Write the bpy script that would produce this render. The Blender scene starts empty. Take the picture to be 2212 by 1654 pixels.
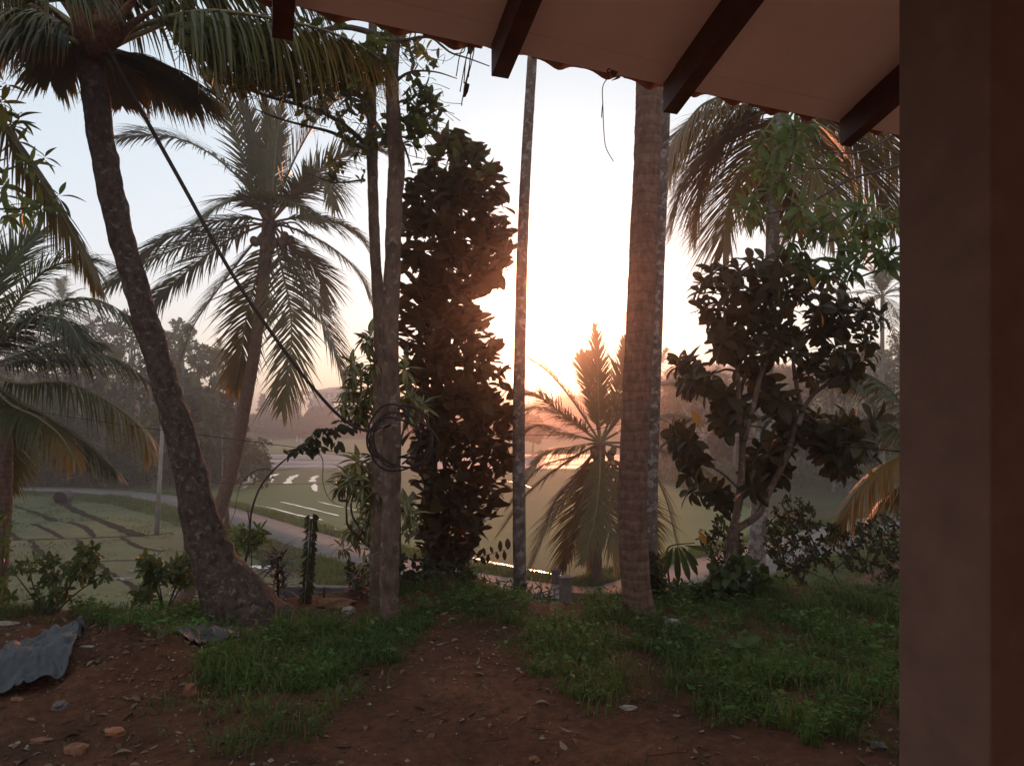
import bpy, math, random
import numpy as np
from mathutils import Vector, Matrix
random.seed(11); RNG = np.random.default_rng(11)
S = bpy.context.scene; COL = S.collection
R = math.radians

# ---------------------------------------------------------------- camera
F = 1530.0; CX, CY = 1105.5, 900.0; PITCH = 0.0; CAMZ = 2.0      # focal length in units of a 2211 wide picture
cam_data = bpy.data.cameras.new('camera'); cam = bpy.data.objects.new('camera', cam_data); COL.objects.link(cam)
cam_data.sensor_width = 36; cam_data.lens = 36 * F / 2211; cam_data.shift_y = (900 - 827) / 2211; cam_data.clip_start = 0.05; cam_data.clip_end = 4000
cam.location = (0, 0, CAMZ); cam.rotation_euler = (R(90) + PITCH, 0, 0); S.camera = cam
SUN_ELEV, SUN_AZ = R(9.0), R(3.4)                                     # azimuth to the right of +Y
SUN_DIR = Vector((math.sin(SUN_AZ) * math.cos(SUN_ELEV), math.cos(SUN_AZ) * math.cos(SUN_ELEV), math.sin(SUN_ELEV)))

# ---------------------------------------------------------------- world
W = bpy.data.worlds.new('World'); S.world = W; W.use_nodes = True
nt = W.node_tree; nt.nodes.clear()
def N(tree, typ, **kw):
    n = tree.nodes.new(typ)
    for k, v in kw.items():
        if k == 'inp':
            for a, b in v.items(): n.inputs[a].default_value = b
        else: setattr(n, k, v)
    return n
def L(tree, a, b): tree.links.new(a, b)
sky = N(nt, 'ShaderNodeTexSky', sky_type='NISHITA', sun_disc=False, sun_elevation=SUN_ELEV, sun_rotation=SUN_AZ,
        air_density=1.0, dust_density=0.5, ozone_density=1.0)
bg1 = N(nt, 'ShaderNodeBackground'); bg1.inputs['Strength'].default_value = 0.05
L(nt, sky.outputs[0], bg1.inputs[0])
tc = N(nt, 'ShaderNodeTexCoord'); sep = N(nt, 'ShaderNodeSeparateXYZ'); L(nt, tc.outputs['Generated'], sep.inputs[0])
ramp = N(nt, 'ShaderNodeValToRGB'); cr = ramp.color_ramp
# bright haze layer of the evening sky: dusty pink low down, pale blue above
stops = [(0.0, (.58, .50, .49)), (.10, (.66, .58, .58)), (.22, (.63, .645, .69)), (.40, (.565, .63, .675)), (.7, (.46, .51, .55)), (1.0, (.38, .44, .50))]
while len(cr.elements) < len(stops): cr.elements.new(.5)
for e, (p, c) in zip(cr.elements, stops): e.position = p; e.color = (*c, 1)
L(nt, sep.outputs['Z'], ramp.inputs[0])
dot = N(nt, 'ShaderNodeVectorMath', operation='DOT_PRODUCT'); dot.inputs[1].default_value = SUN_DIR
L(nt, tc.outputs['Generated'], dot.inputs[0])
ac = N(nt, 'ShaderNodeMath', operation='ARCCOSINE'); L(nt, dot.outputs['Value'], ac.inputs[0])
def glow(sig, col, amp, power=1.0):
    a = N(nt, 'ShaderNodeMath', operation='DIVIDE'); a.inputs[1].default_value = sig; L(nt, ac.outputs[0], a.inputs[0])
    p = N(nt, 'ShaderNodeMath', operation='POWER'); p.inputs[1].default_value = power; L(nt, a.outputs[0], p.inputs[0])
    m = N(nt, 'ShaderNodeMath', operation='MULTIPLY'); m.inputs[1].default_value = -1; L(nt, p.outputs[0], m.inputs[0])
    e = N(nt, 'ShaderNodeMath', operation='EXPONENT'); L(nt, m.outputs[0], e.inputs[0])
    b = N(nt, 'ShaderNodeBackground'); b.inputs[0].default_value = (*col, 1)
    s = N(nt, 'ShaderNodeMath', operation='MULTIPLY'); s.inputs[1].default_value = amp; L(nt, e.outputs[0], s.inputs[0])
    L(nt, s.outputs[0], b.inputs['Strength']); return b
bg2 = N(nt, 'ShaderNodeBackground'); L(nt, ramp.outputs[0], bg2.inputs[0]); bg2.inputs['Strength'].default_value = 0.97
shs = [bg1, bg2, glow(.095, (1, .80, .48), 1.8, 1.7), glow(.25, (1, .78, .62), .03, 1.3)]
cur = shs[0].outputs[0]
for s_ in shs[1:]:
    ad = N(nt, 'ShaderNodeAddShader'); L(nt, cur, ad.inputs[0]); L(nt, s_.outputs[0], ad.inputs[1]); cur = ad.outputs[0]
wo = N(nt, 'ShaderNodeOutputWorld'); L(nt, cur, wo.inputs[0])
W.cycles.sampling_method = 'MANUAL'; W.cycles.sample_map_resolution = 512

# ---------------------------------------------------------------- sun
sd = bpy.data.lights.new('sun', 'SUN'); sd.energy = 2.1; sd.angle = R(8.0); sd.color = (1, .31, .14)
sun = bpy.data.objects.new('sun', sd); COL.objects.link(sun)
sun.rotation_euler = SUN_DIR.to_track_quat('Z', 'Y').to_euler(); sun.location = (0, 0, 30)
S.view_settings.view_transform = 'Standard'; S.view_settings.look = 'None'
S.view_settings.exposure = 0.17; S.view_settings.gamma = 1.0; S.view_settings.use_curve_mapping = False
S.render.engine = 'CYCLES'; cy = S.cycles
cy.use_denoising = True; cy.max_bounces = 6; cy.diffuse_bounces = 3; cy.glossy_bounces = 2; cy.transmission_bounces = 3
cy.volume_bounces = 0; cy.transparent_max_bounces = 8; cy.sample_clamp_indirect = 5; cy.use_adaptive_sampling = True
cy.caustics_reflective = False; cy.caustics_refractive = False
HAZE_FWD, HAZE_ISO, HAZE_G = 0.0021, 0.0011, 0.94                    # forward-scattering haze, thickened to stand in for lens-flare veil; fine dust

# ---------------------------------------------------------------- geometry helpers
ct, st = math.cos(PITCH), math.sin(PITCH)
def ray(u, v):
    s = (CY - v) / F
    return Vector(((u - CX) / F, ct - s * st, st + s * ct))
def P(u, v, Y):
    r = ray(u, v); return Vector((0, 0, CAMZ)) + r * (Y / r.y)
def G(u, v, z=0.0):
    r = ray(u, v); return Vector((0, 0, CAMZ)) + r * ((z - CAMZ) / r.z)
def proj(p):
    x, y, z = p[..., 0], p[..., 1], p[..., 2] - CAMZ
    d = y * ct + z * st; h = -y * st + z * ct
    return CX + F * x / d, CY - F * h / d
def hash2(ix, iy, seed):
    a = (ix.astype(np.int64) * 374761393 + iy.astype(np.int64) * 668265263 + seed * 1442695041) & 0x7fffffff
    a = ((a ^ (a >> 13)) * 1274126177) & 0x7fffffff
    return ((a ^ (a >> 16)) & 0xffff) / 65535.0
def vn(x, y, scale, seed=0):
    x = np.asarray(x, float) / scale; y = np.asarray(y, float) / scale
    ix, iy = np.floor(x), np.floor(y); fx, fy = x - ix, y - iy
    fx = fx * fx * (3 - 2 * fx); fy = fy * fy * (3 - 2 * fy)
    a = hash2(ix, iy, seed); b = hash2(ix + 1, iy, seed); c = hash2(ix, iy + 1, seed); d = hash2(ix + 1, iy + 1, seed)
    return (a * (1 - fx) + b * fx) * (1 - fy) + (c * (1 - fx) + d * fx) * fy
def sstep(a, b, x):
    t = np.clip((x - a) / (b - a), 0, 1); return t * t * (3 - 2 * t)
def in_poly(u, v, poly):
    u = np.asarray(u); v = np.asarray(v); ins = np.zeros(u.shape, bool); n = len(poly)
    for i in range(n):
        x1, y1 = poly[i]; x2, y2 = poly[(i + 1) % n]
        if y1 == y2: continue
        c = ((y1 > v) != (y2 > v)) & (u < (x2 - x1) * (v - y1) / (y2 - y1) + x1)
        ins ^= c
    return ins

def mesh_np(name, V, polys, age=None, smooth=True):
    """polys: list of int arrays (k, m)"""
    V = np.asarray(V, np.float32); me = bpy.data.meshes.new(name)
    me.vertices.add(len(V)); me.vertices.foreach_set('co', V.ravel())
    polys = [np.asarray(p, np.int32) for p in polys if len(p)]
    nl = sum(p.size for p in polys); npn = sum(len(p) for p in polys)
    me.loops.add(nl); me.polygons.add(npn)
    me.loops.foreach_set('vertex_index', np.concatenate([p.ravel() for p in polys]))
    starts = []; o = 0
    for p in polys:
        k, m = p.shape; starts.append(o + np.arange(k) * m); o += k * m
    me.polygons.foreach_set('loop_start', np.concatenate(starts).astype(np.int32))
    me.polygons.foreach_set('use_smooth', np.full(npn, smooth))
    if age is not None:
        at = me.attributes.new('age', 'FLOAT', 'POINT'); at.data.foreach_set('value', np.asarray(age, np.float32))
    me.update(calc_edges=True)
    return me
class MB:
    def __init__(s): s.V = []; s.q = []; s.t = []; s.n = 0; s.A = []
    def add(s, V, quads=None, tris=None, age=0.0):
        V = np.asarray(V, float).reshape(-1, 3)
        if quads is not None and len(quads): s.q.append(np.asarray(quads) + s.n)
        if tris is not None and len(tris): s.t.append(np.asarray(tris) + s.n)
        s.V.append(V); s.A.append(np.full(len(V), age) if np.isscalar(age) else np.asarray(age)); s.n += len(V); return s
    def box(s, c, e, rot=0.0, M=None):
        a = np.array([(x, y, z) for x in (-.5, .5) for y in (-.5, .5) for z in (-.5, .5)]) * np.array(e)
        if M is not None: a = a @ np.array(M).T
        elif rot:
            a = a @ np.array([[math.cos(rot), math.sin(rot), 0], [-math.sin(rot), math.cos(rot), 0], [0, 0, 1]])
        return s.add(a + np.array(c), [(0, 1, 3, 2), (4, 6, 7, 5), (0, 4, 5, 1), (2, 3, 7, 6), (0, 2, 6, 4), (1, 5, 7, 3)])
    def hexa(s, b, t):
        """b, t: four bottom and four top points"""
        return s.add(list(b) + list(t), [(3, 2, 1, 0), (4, 5, 6, 7), (0, 1, 5, 4), (1, 2, 6, 5), (2, 3, 7, 6), (3, 0, 4, 7)])
    def tube(s, pts, rad, sides=8, caps=True, noise=0.0, age=0.0, seed=0):
        pts = np.array([tuple(p) for p in pts], float); n = len(pts)
        rad = np.full(n, rad) if np.isscalar(rad) else np.asarray(rad, float)
        T = np.gradient(pts, axis=0); T /= np.linalg.norm(T, axis=1)[:, None] + 1e-12
        u = np.array([1., 0, 0]) if abs(T[0][0]) < .8 else np.array([0, 1., 0])
        rings = []; th = np.arange(sides) * 2 * math.pi / sides
        for i in range(n):
            u = u - T[i] * (u @ T[i]); u /= np.linalg.norm(u) + 1e-12; w = np.cross(T[i], u)
            r = rad[i]
            if noise:
                r = r * (1 + noise * (vn(th * 2.2, np.full(sides, pts[i, 2] * 9 + seed), 1.0, 5) - .5))[:, None]
            rings.append(pts[i] + r * (np.cos(th)[:, None] * u + np.sin(th)[:, None] * w))
        V = np.concatenate(rings); i0 = np.arange(n - 1)[:, None] * sides; j = np.arange(sides)[None]; j2 = (j + 1) % sides
        q = np.stack([i0 + j, i0 + j2, i0 + sides + j2, i0 + sides + j], -1).reshape(-1, 4)
        tr = []
        if caps:
            V = np.concatenate([V, pts[:1], pts[-1:]]); a, b = n * sides, n * sides + 1; k = (n - 1) * sides
            tr = [(a, (x + 1) % sides, x) for x in range(sides)] + [(b, k + x, k + (x + 1) % sides) for x in range(sides)]
        return s.add(V, q, tr, age)
    def mesh(s, name, smooth=True):
        ps = []
        if s.q: ps.append(np.concatenate(s.q))
        if s.t: ps.append(np.concatenate(s.t))
        return mesh_np(name, np.concatenate(s.V), ps, np.concatenate(s.A), smooth)
    def build(s, name, mat, parent=None, smooth=True):
        return link(name, s.mesh(name, smooth), mat, parent)
def link(name, me, mat, parent=None):
    if mat is not None and not me.materials: me.materials.append(mat)
    o = bpy.data.objects.new(name, me); COL.objects.link(o)
    if parent is not None:
        o.parent = parent
        if parent.parent is None: o.location = -parent.location
    return o
def tag(o, label=None, cat=None, group=None, kind=None):
    if label: o['label'] = label
    if cat: o['category'] = cat
    if group: o['group'] = group
    if kind: o['kind'] = kind
    return o
def thing(name, loc, label, cat, group=None):
    o = bpy.data.objects.new(name, None); COL.objects.link(o); o.location = Vector(loc); o.empty_display_size = .1
    return tag(o, label, cat, group)
def struct(name, mb, mat, smooth=True):
    o = mb.build(name, mat, None, smooth) if isinstance(mb, MB) else link(name, mb, mat)
    o['kind'] = 'structure'; return o
def spline(pts, n):
    """Catmull-Rom through pts"""
    p = np.array([tuple(q) for q in pts], float)
    if len(p) == 2: return p[0] + (p[1] - p[0]) * np.linspace(0, 1, n)[:, None]
    e = np.concatenate([[2 * p[0] - p[1]], p, [2 * p[-1] - p[-2]]]); out = []
    for t in np.linspace(0, len(p) - 1, n):
        i = min(int(t), len(p) - 2); f = t - i; a, b, c, d = e[i], e[i + 1], e[i + 2], e[i + 3]
        out.append(.5 * ((2 * b) + (c - a) * f + (2 * a - 5 * b + 4 * c - d) * f * f + (3 * b - a - 3 * c + d) * f ** 3))
    return np.array(out)

# ---------------------------------------------------------------- materials
MATS = {}
def base_mat(name, rough=.8, spec=.3):
    m = bpy.data.materials.new(name); m.use_nodes = True; t = m.node_tree
    b = t.nodes['Principled BSDF']; b.inputs['Roughness'].default_value = rough; b.inputs['Specular IOR Level'].default_value = spec
    MATS[name] = m; return m, t, b
def noise(t, scale, detail=6, rough=.6, vec=None, stretch=None, dist=0.0):
    n = N(t, 'ShaderNodeTexNoise'); n.inputs['Scale'].default_value = scale; n.inputs['Detail'].default_value = detail
    n.inputs['Roughness'].default_value = rough; n.inputs['Distortion'].default_value = dist
    c = N(t, 'ShaderNodeTexCoord')
    if stretch:
        mp = N(t, 'ShaderNodeMapping'); mp.inputs['Scale'].default_value = stretch
        L(t, c.outputs['Object'], mp.inputs[0]); L(t, mp.outputs[0], n.inputs['Vector'])
    else: L(t, c.outputs['Object'], n.inputs['Vector'])
    return n
def ramp_node(t, fac, stops, interp='LINEAR'):
    r = N(t, 'ShaderNodeValToRGB'); c = r.color_ramp; c.interpolation = interp
    while len(c.elements) < len(stops): c.elements.new(.5)
    for e, (p, col) in zip(c.elements, stops): e.position = p; e.color = (*col, 1) if len(col) == 3 else col
    L(t, fac, r.inputs[0]); return r
def mixc(t, a, b, fac, typ='MIX'):
    m = N(t, 'ShaderNodeMix', data_type='RGBA', blend_type=typ)
    for k, x in ((0, fac), (6, a), (7, b)):
        if isinstance(x, (int, float)): m.inputs[k].default_value = x
        elif isinstance(x, tuple): m.inputs[k].default_value = (*x, 1)
        else: L(t, x, m.inputs[k])
    return m.outputs[2]
def bump(t, b, h, strength, dist=.02):
    n = N(t, 'ShaderNodeBump'); n.inputs['Strength'].default_value = strength; n.inputs['Distance'].default_value = dist
    L(t, h, n.inputs['Height']); L(t, n.outputs[0], b.inputs['Normal']); return n
def simple(name, col, var=.25, scale=8, rough=.8, spec=.3, bmp=.3, dist=.01, metal=0.0):
    m, t, b = base_mat(name, rough, spec); n = noise(t, scale)
    r = ramp_node(t, n.outputs[0], [(.3, tuple(c * (1 - var) for c in col)), (.7, tuple(c * (1 + var) for c in col))])
    L(t, r.outputs[0], b.inputs['Base Color']); b.inputs['Metallic'].default_value = metal
    if bmp: bump(t, b, n.outputs[0], bmp, dist)
    return m
def leafmat(name, green, dry=(.30, .17, .04), trans=.35, rough=.42, spec=.45, var=.35, nscale=3.0):
    m, t, b = base_mat(name, rough, spec)
    n = noise(t, nscale, 3); oi = N(t, 'ShaderNodeObjectInfo')
    add = N(t, 'ShaderNodeMath', operation='ADD'); L(t, n.outputs[0], add.inputs[0])
    sc = N(t, 'ShaderNodeMath', operation='MULTIPLY_ADD'); L(t, oi.outputs['Random'], sc.inputs[0]); sc.inputs[1].default_value = .3; sc.inputs[2].default_value = -.15
    L(t, sc.outputs[0], add.inputs[1])
    r = ramp_node(t, add.outputs[0], [(.25, tuple(c * (1 - var) for c in green)), (.75, (green[0] * (1 + var * 1.3), green[1] * (1 + var), green[2] * (1 + var * .5)))])
    at = N(t, 'ShaderNodeAttribute', attribute_name='age')
    c = mixc(t, r.outputs[0], dry, at.outputs['Fac']); L(t, c, b.inputs['Base Color'])
    tr = N(t, 'ShaderNodeBsdfTranslucent'); c2 = mixc(t, c, (1.0, .95, .55), 1.0, 'MULTIPLY'); L(t, c2, tr.inputs[0])
    ms = N(t, 'ShaderNodeMixShader'); ms.inputs[0].default_value = trans
    L(t, b.outputs[0], ms.inputs[1]); L(t, tr.outputs[0], ms.inputs[2])
    L(t, ms.outputs[0], t.nodes['Material Output'].inputs[0]); return m
def barkmat(name, dark, light, lichen=None, scale=9, stretch=(1, 1, .35), cover=.56, rings=0.0, bmp=.6):
    m, t, b = base_mat(name, .9, .15)
    n = noise(t, scale, 8, .65, stretch=stretch); r = ramp_node(t, n.outputs[0], [(.32, dark), (.72, light)]); c = r.outputs[0]
    h = n.outputs[0]
    if rings:
        w = N(t, 'ShaderNodeTexWave', wave_type='BANDS', bands_direction='Z'); w.inputs['Scale'].default_value = rings
        w.inputs['Distortion'].default_value = 3; w.inputs['Detail'].default_value = 2; w.inputs['Detail Scale'].default_value = 1.5
        cc = N(t, 'ShaderNodeTexCoord'); L(t, cc.outputs['Object'], w.inputs[0])
        rr = ramp_node(t, w.outputs['Fac'], [(.0, (.6, .6, .6)), (.2, (1, 1, 1))]); c = mixc(t, c, rr.outputs[0], .6, 'MULTIPLY')
        sc_ = N(t, 'ShaderNodeMath', operation='MULTIPLY'); sc_.inputs[1].default_value = .25; L(t, w.outputs['Fac'], sc_.inputs[0]); W_OUT = sc_.outputs[0]
        ad = N(t, 'ShaderNodeMath', operation='ADD'); L(t, h, ad.inputs[0]); L(t, W_OUT, ad.inputs[1]); h = ad.outputs[0]
    if lichen:
        n2 = noise(t, scale * 1.1, 5, .62, dist=.4); k = ramp_node(t, n2.outputs[0], [(cover - .02, (0, 0, 0)), (cover + .09, (1, 1, 1))])
        n3 = noise(t, scale * 3, 3); lc = ramp_node(t, n3.outputs[0], [(.3, tuple(x * .6 for x in lichen)), (.7, lichen)])
        c = mixc(t, c, lc.outputs[0], k.outputs[0])
    L(t, c, b.inputs['Base Color']); bump(t, b, h, bmp, .02); return m

M_FROND = leafmat('frond_leaf', (.065, .078, .024), (.42, .20, .035), .42, .42, .4)
M_FROND_FAR = leafmat('frond_leaf_far', (.055, .085, .03), (.22, .16, .05), .3)
M_FROND_DRY = leafmat('frond_leaf_dry', (.14, .085, .04), (.24, .14, .06), .3)
M_RACHIS = simple('frond_stalk', (.16, .13, .06), .3, 12, .6)
M_DENSE = leafmat('fig_leaf', (.070, .042, .018), (.14, .15, .035), .34, .5, .25)
M_BROAD = leafmat('broad_leaf', (.060, .048, .020), (.34, .18, .035), .4, .55, .2)
M_FRANGI = leafmat('frangipani_leaf', (.075, .12, .032), (.20, .25, .06), .45, .45, .35)
M_SMALL = leafmat('small_leaf', (.10, .115, .028), (.24, .2, .05), .48, .45, .35)
M_SHRUB = leafmat('shrub_leaf', (.052, .078, .025), (.2, .17, .05), .36, .5, .22)
M_DARKSHRUB = leafmat('dark_shrub_leaf', (.036, .042, .020), (.2, .15, .05), .3, .6, .15)
M_REDPLANT = leafmat('red_leaf', (.06, .022, .02), (.2, .05, .04), .3)
M_CROTON = None
M_GRASS = leafmat('grass_blade', (.066, .122, .032), (.22, .18, .07), .35, .7, .12, .45, 1.2)
M_WEED = leafmat('weed_leaf', (.066, .125, .038), (.2, .18, .05), .3, .7, .12, .45, 1.2)
M_TREEFAR = leafmat('tree_foliage', (.055, .075, .03), (.16, .15, .05), .25, .6, .2, .5, .35)
M_TREEFAR2 = leafmat('tree_foliage_olive', (.07, .08, .03), (.16, .15, .05), .25, .6, .2, .5, .35)
M_TREEFAR3 = leafmat('tree_foliage_deep', (.035, .06, .025), (.16, .15, .05), .25, .6, .2, .5, .35)
M_BARKPALM = barkmat('palm_bark', (.032, .020, .015), (.12, .078, .06), (.21, .18, .16), 17, (1, 1, .8), .57, 0, 1.3)
M_BARKPALM2 = barkmat('palm_bark_ringed', (.085, .045, .033), (.22, .125, .092), (.26, .19, .155), 16, (1, 1, .5), .64, 3.2, 1.0)
M_ARECA = barkmat('areca_bark', (.07, .05, .042), (.20, .15, .13), (.36, .32, .30), 11, (1, 1, .6), .53, 0, .5)
M_SLIM = barkmat('slim_bark', (.062, .036, .026), (.20, .125, .09), (.29, .22, .18), 12, (1, 1, .5), .58, 0, .8)
M_TWIG = simple('twig_bark', (.07, .048, .036), .4, 20, .85)
M_TRUNKFAR = simple('far_trunk_bark', (.17, .135, .11), .4, 2, .9)
M_PALETRUNK = barkmat('pale_mottled_bark', (.10, .08, .065), (.22, .18, .15), (.42, .39, .36), 6, (1, 1, .5), .5, 0, .4)
# ================================================================ TERRAIN
ZP = -4.0                                                             # level of the paddy plain
def edge_y(x):
    return np.interp(x, [-9, -3.2, -2.0, -1.2, -.7, -.1, .35, 1.0, 1.7, 2.4, 4, 9], [7.2, 7.3, 7.9, 8.4, 8.3, 7.6, 7.35, 7.35, 7.6, 7.8, 7.9, 7.9])
def edge_w(x):
    return np.interp(x, [-9, -3.2, -1.2, 3, 6], [2.2, 2.6, 5.5, 6.5, 6.0])
def back_hill(x, y):
    """high ground behind the plain: wooded rise left, wooded rise right, long hill across"""
    left = 13 * sstep(2, 50, (-x - .36 * y - .5) + .35 * np.minimum(y - 66, 40)) * sstep(59, 82, y) * sstep(-3, 10, -x - .37 * y)
    right = 9 * sstep(0, 42, (x - 12.5) * .8 + .20 * np.minimum(y - 66, 40)) * sstep(52, 76, y) * sstep(-2, 10, x - .19 * y)
    far = sstep(186, 226, y + .05 * x) * (3.2 + 7 * sstep(-12, 30, x)) - 1.5 * sstep(255, 300, y)
    return left + right + far
def height(x, y, detail=True):
    x = np.asarray(x, float); y = np.asarray(y, float)
    k = sstep(0, 1, (y - edge_y(x)) / edge_w(x))
    z = ZP * k + back_hill(x, y)
    if detail:
        near = (1 - sstep(12, 22, y))
        z = z + near * (.05 * (vn(x, y, .9, 1) - .5) + .025 * (vn(x, y, .3, 2) - .5) + .012 * (vn(x, y, .11, 3) - .5) + .006 * (vn(x, y, .05, 4) - .5))
        z = z + (1 - near) * .03 * (vn(x, y, 2.5, 5) - .5)
    # heap of dug soil on the left, its broken rim, and the low mound at the foot of the trees
    for (cx, cy, rx, ry, h) in MOUNDS:
        d = ((x - cx) / rx) ** 2 + ((y - cy) / ry) ** 2
        z = z + h * np.exp(-d * 1.4) * (1 + .35 * (vn(x, y, .22, 8) - .5) * 2)
    return z
_c = G(290, 1440); _d = G(900, 1290)
MOUNDS = [(_c.x, _c.y, .9, .8, .30), (_d.x, 8.6, 1.2, .7, .10), (2.8, 8.0, 1.3, .6, .08), (G(60, 1360).x, 6.4, .6, .4, .08)]
def hz(x, y): return float(height(np.array([x]), np.array([y]))[0])

def grid_axis(segs):
    out = []
    for a, b, st_ in segs: out.append(np.arange(a, b, st_))
    out.append([segs[-1][1]]); return np.concatenate(out)
gx = grid_axis([(-420, -60, 12), (-60, -12, 1.6), (-12, -6.5, .25), (-6.5, 6.5, .045), (6.5, 12, .25), (12, 60, 1.6), (60, 420, 12)])
gy = grid_axis([(-40, 0, 2.5), (0, 3.0, .3), (3.0, 10.2, .045), (10.2, 18, .2), (18, 60, .9), (60, 130, 2.0), (130, 460, 5), (460, 700, 30)])
X, Y = np.meshgrid(gx, gy); Z = height(X, Y)
nx, ny = len(gx), len(gy); idx = np.arange(nx * ny).reshape(ny, nx)
quads = np.stack([idx[:-1, :-1], idx[:-1, 1:], idx[1:, 1:], idx[1:, :-1]], -1).reshape(-1, 4)
# 'age' marks the dark leaf mould under the planting and the heap of reddish dug soil
gu, gv = proj(np.stack([X, Y, Z], -1))
def soil_material():
    m, t, b = base_mat('ground_soil', .95, .12)
    n1 = noise(t, 1.3, 5); n2 = noise(t, 14, 8, .7); n3 = noise(t, 60, 4, .7)
    a = ramp_node(t, n2.outputs[0], [(.3, (.070, .031, .018)), (.6, (.15, .064, .034)), (.8, (.21, .105, .062))])
    d = ramp_node(t, n1.outputs[0], [(.35, (.62, .62, .62)), (.65, (1.15, 1.1, 1.05))])
    c = mixc(t, a.outputs[0], d.outputs[0], 1.0, 'MULTIPLY')
    # far ground: earthy green away from the yard
    geo = N(t, 'ShaderNodeNewGeometry'); sp = N(t, 'ShaderNodeSeparateXYZ'); L(t, geo.outputs['Position'], sp.inputs[0])
    k = N(t, 'ShaderNodeMapRange'); k.inputs[1].default_value = 38; k.inputs[2].default_value = 48; L(t, sp.outputs[1], k.inputs[0])
    g = noise(t, .6, 6); gr = ramp_node(t, g.outputs[0], [(.35, (.045, .05, .022)), (.65, (.075, .085, .035))])
    c = mixc(t, c, gr.outputs[0], k.outputs[0]); L(t, c, b.inputs['Base Color'])
    ad = N(t, 'ShaderNodeMath', operation='ADD'); L(t, n2.outputs[0], ad.inputs[0]); L(t, n3.outputs[0], ad.inputs[1])
    bump(t, b, ad.outputs[0], .9, .02); return m
M_SOIL = soil_material()
ground = struct('ground', mesh_np('ground', np.stack([X, Y, Z], -1).reshape(-1, 3), [quads]), M_SOIL)
ground['label'] = 'reddish laterite yard soil running down to the valley'

# ---------------------------------------------------------------- fields
def field_mat(name, c1, c2, c3, rough=.6, wet=.45, sc=.5, stretch=(1, 1, 1)):
    m, t, b = base_mat(name, rough, .4)
    n = noise(t, sc, 8, .66, stretch=stretch, dist=.6); n2 = noise(t, sc * 14, 5, .7, stretch=stretch)
    r = ramp_node(t, n.outputs[0], [(.3, c1), (.5, c2), (.7, c3)]); r2 = ramp_node(t, n2.outputs[0], [(.3, (.6, .6, .6)), (.7, (1.3, 1.3, 1.25))])
    L(t, mixc(t, r.outputs[0], r2.outputs[0], 1.0, 'MULTIPLY'), b.inputs['Base Color'])
    w = ramp_node(t, n.outputs[0], [(wet - .04, (.42, .42, .42)), (wet + .04, (rough, rough, rough))]); L(t, w.outputs[0], b.inputs['Roughness'])
    bump(t, b, n2.outputs[0], .5, .03); return m
M_PADDY1 = field_mat('paddy_near', (.068, .062, .030), (.084, .094, .032), (.10, .125, .036), .9, .22, .35)
M_PADDY2 = field_mat('paddy_green', (.055, .085, .025), (.065, .115, .028), (.085, .135, .035), .85, .2, .18)
M_MUD = field_mat('paddy_mud', (.10, .075, .07), (.15, .115, .105), (.19, .15, .14), .55, .5, .35, (.25, 1.6, 1))
M_PADDY3 = field_mat('paddy_far', (.08, .12, .04), (.10, .15, .05), (.12, .17, .06), .9, .2, .08)
def sheet(name, poly, mat, z, nsub=1, label=None):
    mb = MB(); V = [(p[0], p[1], z) for p in poly]; me = bpy.data.meshes.new(name)
    me.from_pydata(V, [], [list(range(len(V)))]); me.update()
    if me.polygons[0].normal.z < 0: me.flip_normals()
    o = link(name, me, mat); o['kind'] = 'structure'
    if label: o['label'] = label
    return o
# the lane on its low bank
LZ = -3.72
lane_px = [(-330, 1052), (-60, 1054), (120, 1056), (230, 1062), (330, 1072), (420, 1090), (500, 1112), (600, 1144), (700, 1175), (800, 1205), (920, 1238), (1060, 1264), (1200, 1283), (1330, 1288), (1430, 1266), (1530, 1236), (1650, 1203), (1760, 1172), (1860, 1143), (1980, 1118), (2200, 1090)]
lane = spline([G(u, v, LZ) for u, v in lane_px], 150)
T_ = np.gradient(lane[:, :2], axis=0); T_ /= np.linalg.norm(T_, axis=1)[:, None]; NR = np.stack([-T_[:, 1], T_[:, 0]], -1)
hw = np.interp(np.arange(150), [0, 60, 90, 110, 149], [1.25, 1.25, 1.35, 1.7, 1.8])
def lane_off(d, z):
    d = np.broadcast_to(d, (150,)); return np.concatenate([lane[:, :2] + NR * d[:, None], np.full((150, 1), z)], 1)
def ribbon(rows, mb=None, age=0.0):
    mb = mb or MB(); k = len(rows); n = len(rows[0]); V = np.concatenate(rows)
    q = []
    for a in range(k - 1):
        i = np.arange(n - 1); q.append(np.stack([a * n + i, a * n + i + 1, (a + 1) * n + i + 1, (a + 1) * n + i], -1))
    return mb.add(V, np.concatenate(q), None, age)
M_LANE = simple('lane_concrete', (.155, .135, .12), .22, 1.6, .8, .25, .3, .01)
M_BANK = leafmat('bank_turf', (.06, .075, .03), (.2, .15, .08), .1, .8, .1, .5, 1.5)
wob = .25 * (vn(np.arange(150), np.zeros(150), 2.5, 3) - .5)
bank = ribbon([lane_off(-(hw + 1.7 + wob), ZP - .1), lane_off(-(hw + 1.0 + wob), LZ - .09), lane_off(-(hw - .05), LZ - .02), lane_off(hw - .05, LZ - .02), lane_off(hw + .9 - wob, LZ - .09), lane_off(hw + 1.7 - wob, ZP - .1)])
struct('lane_bank', bank, M_BANK)
struct('lane', ribbon([lane_off(-hw, LZ - .06), lane_off(-hw + .01, LZ), lane_off(hw - .01, LZ), lane_off(hw, LZ - .06)]), M_LANE)
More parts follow.
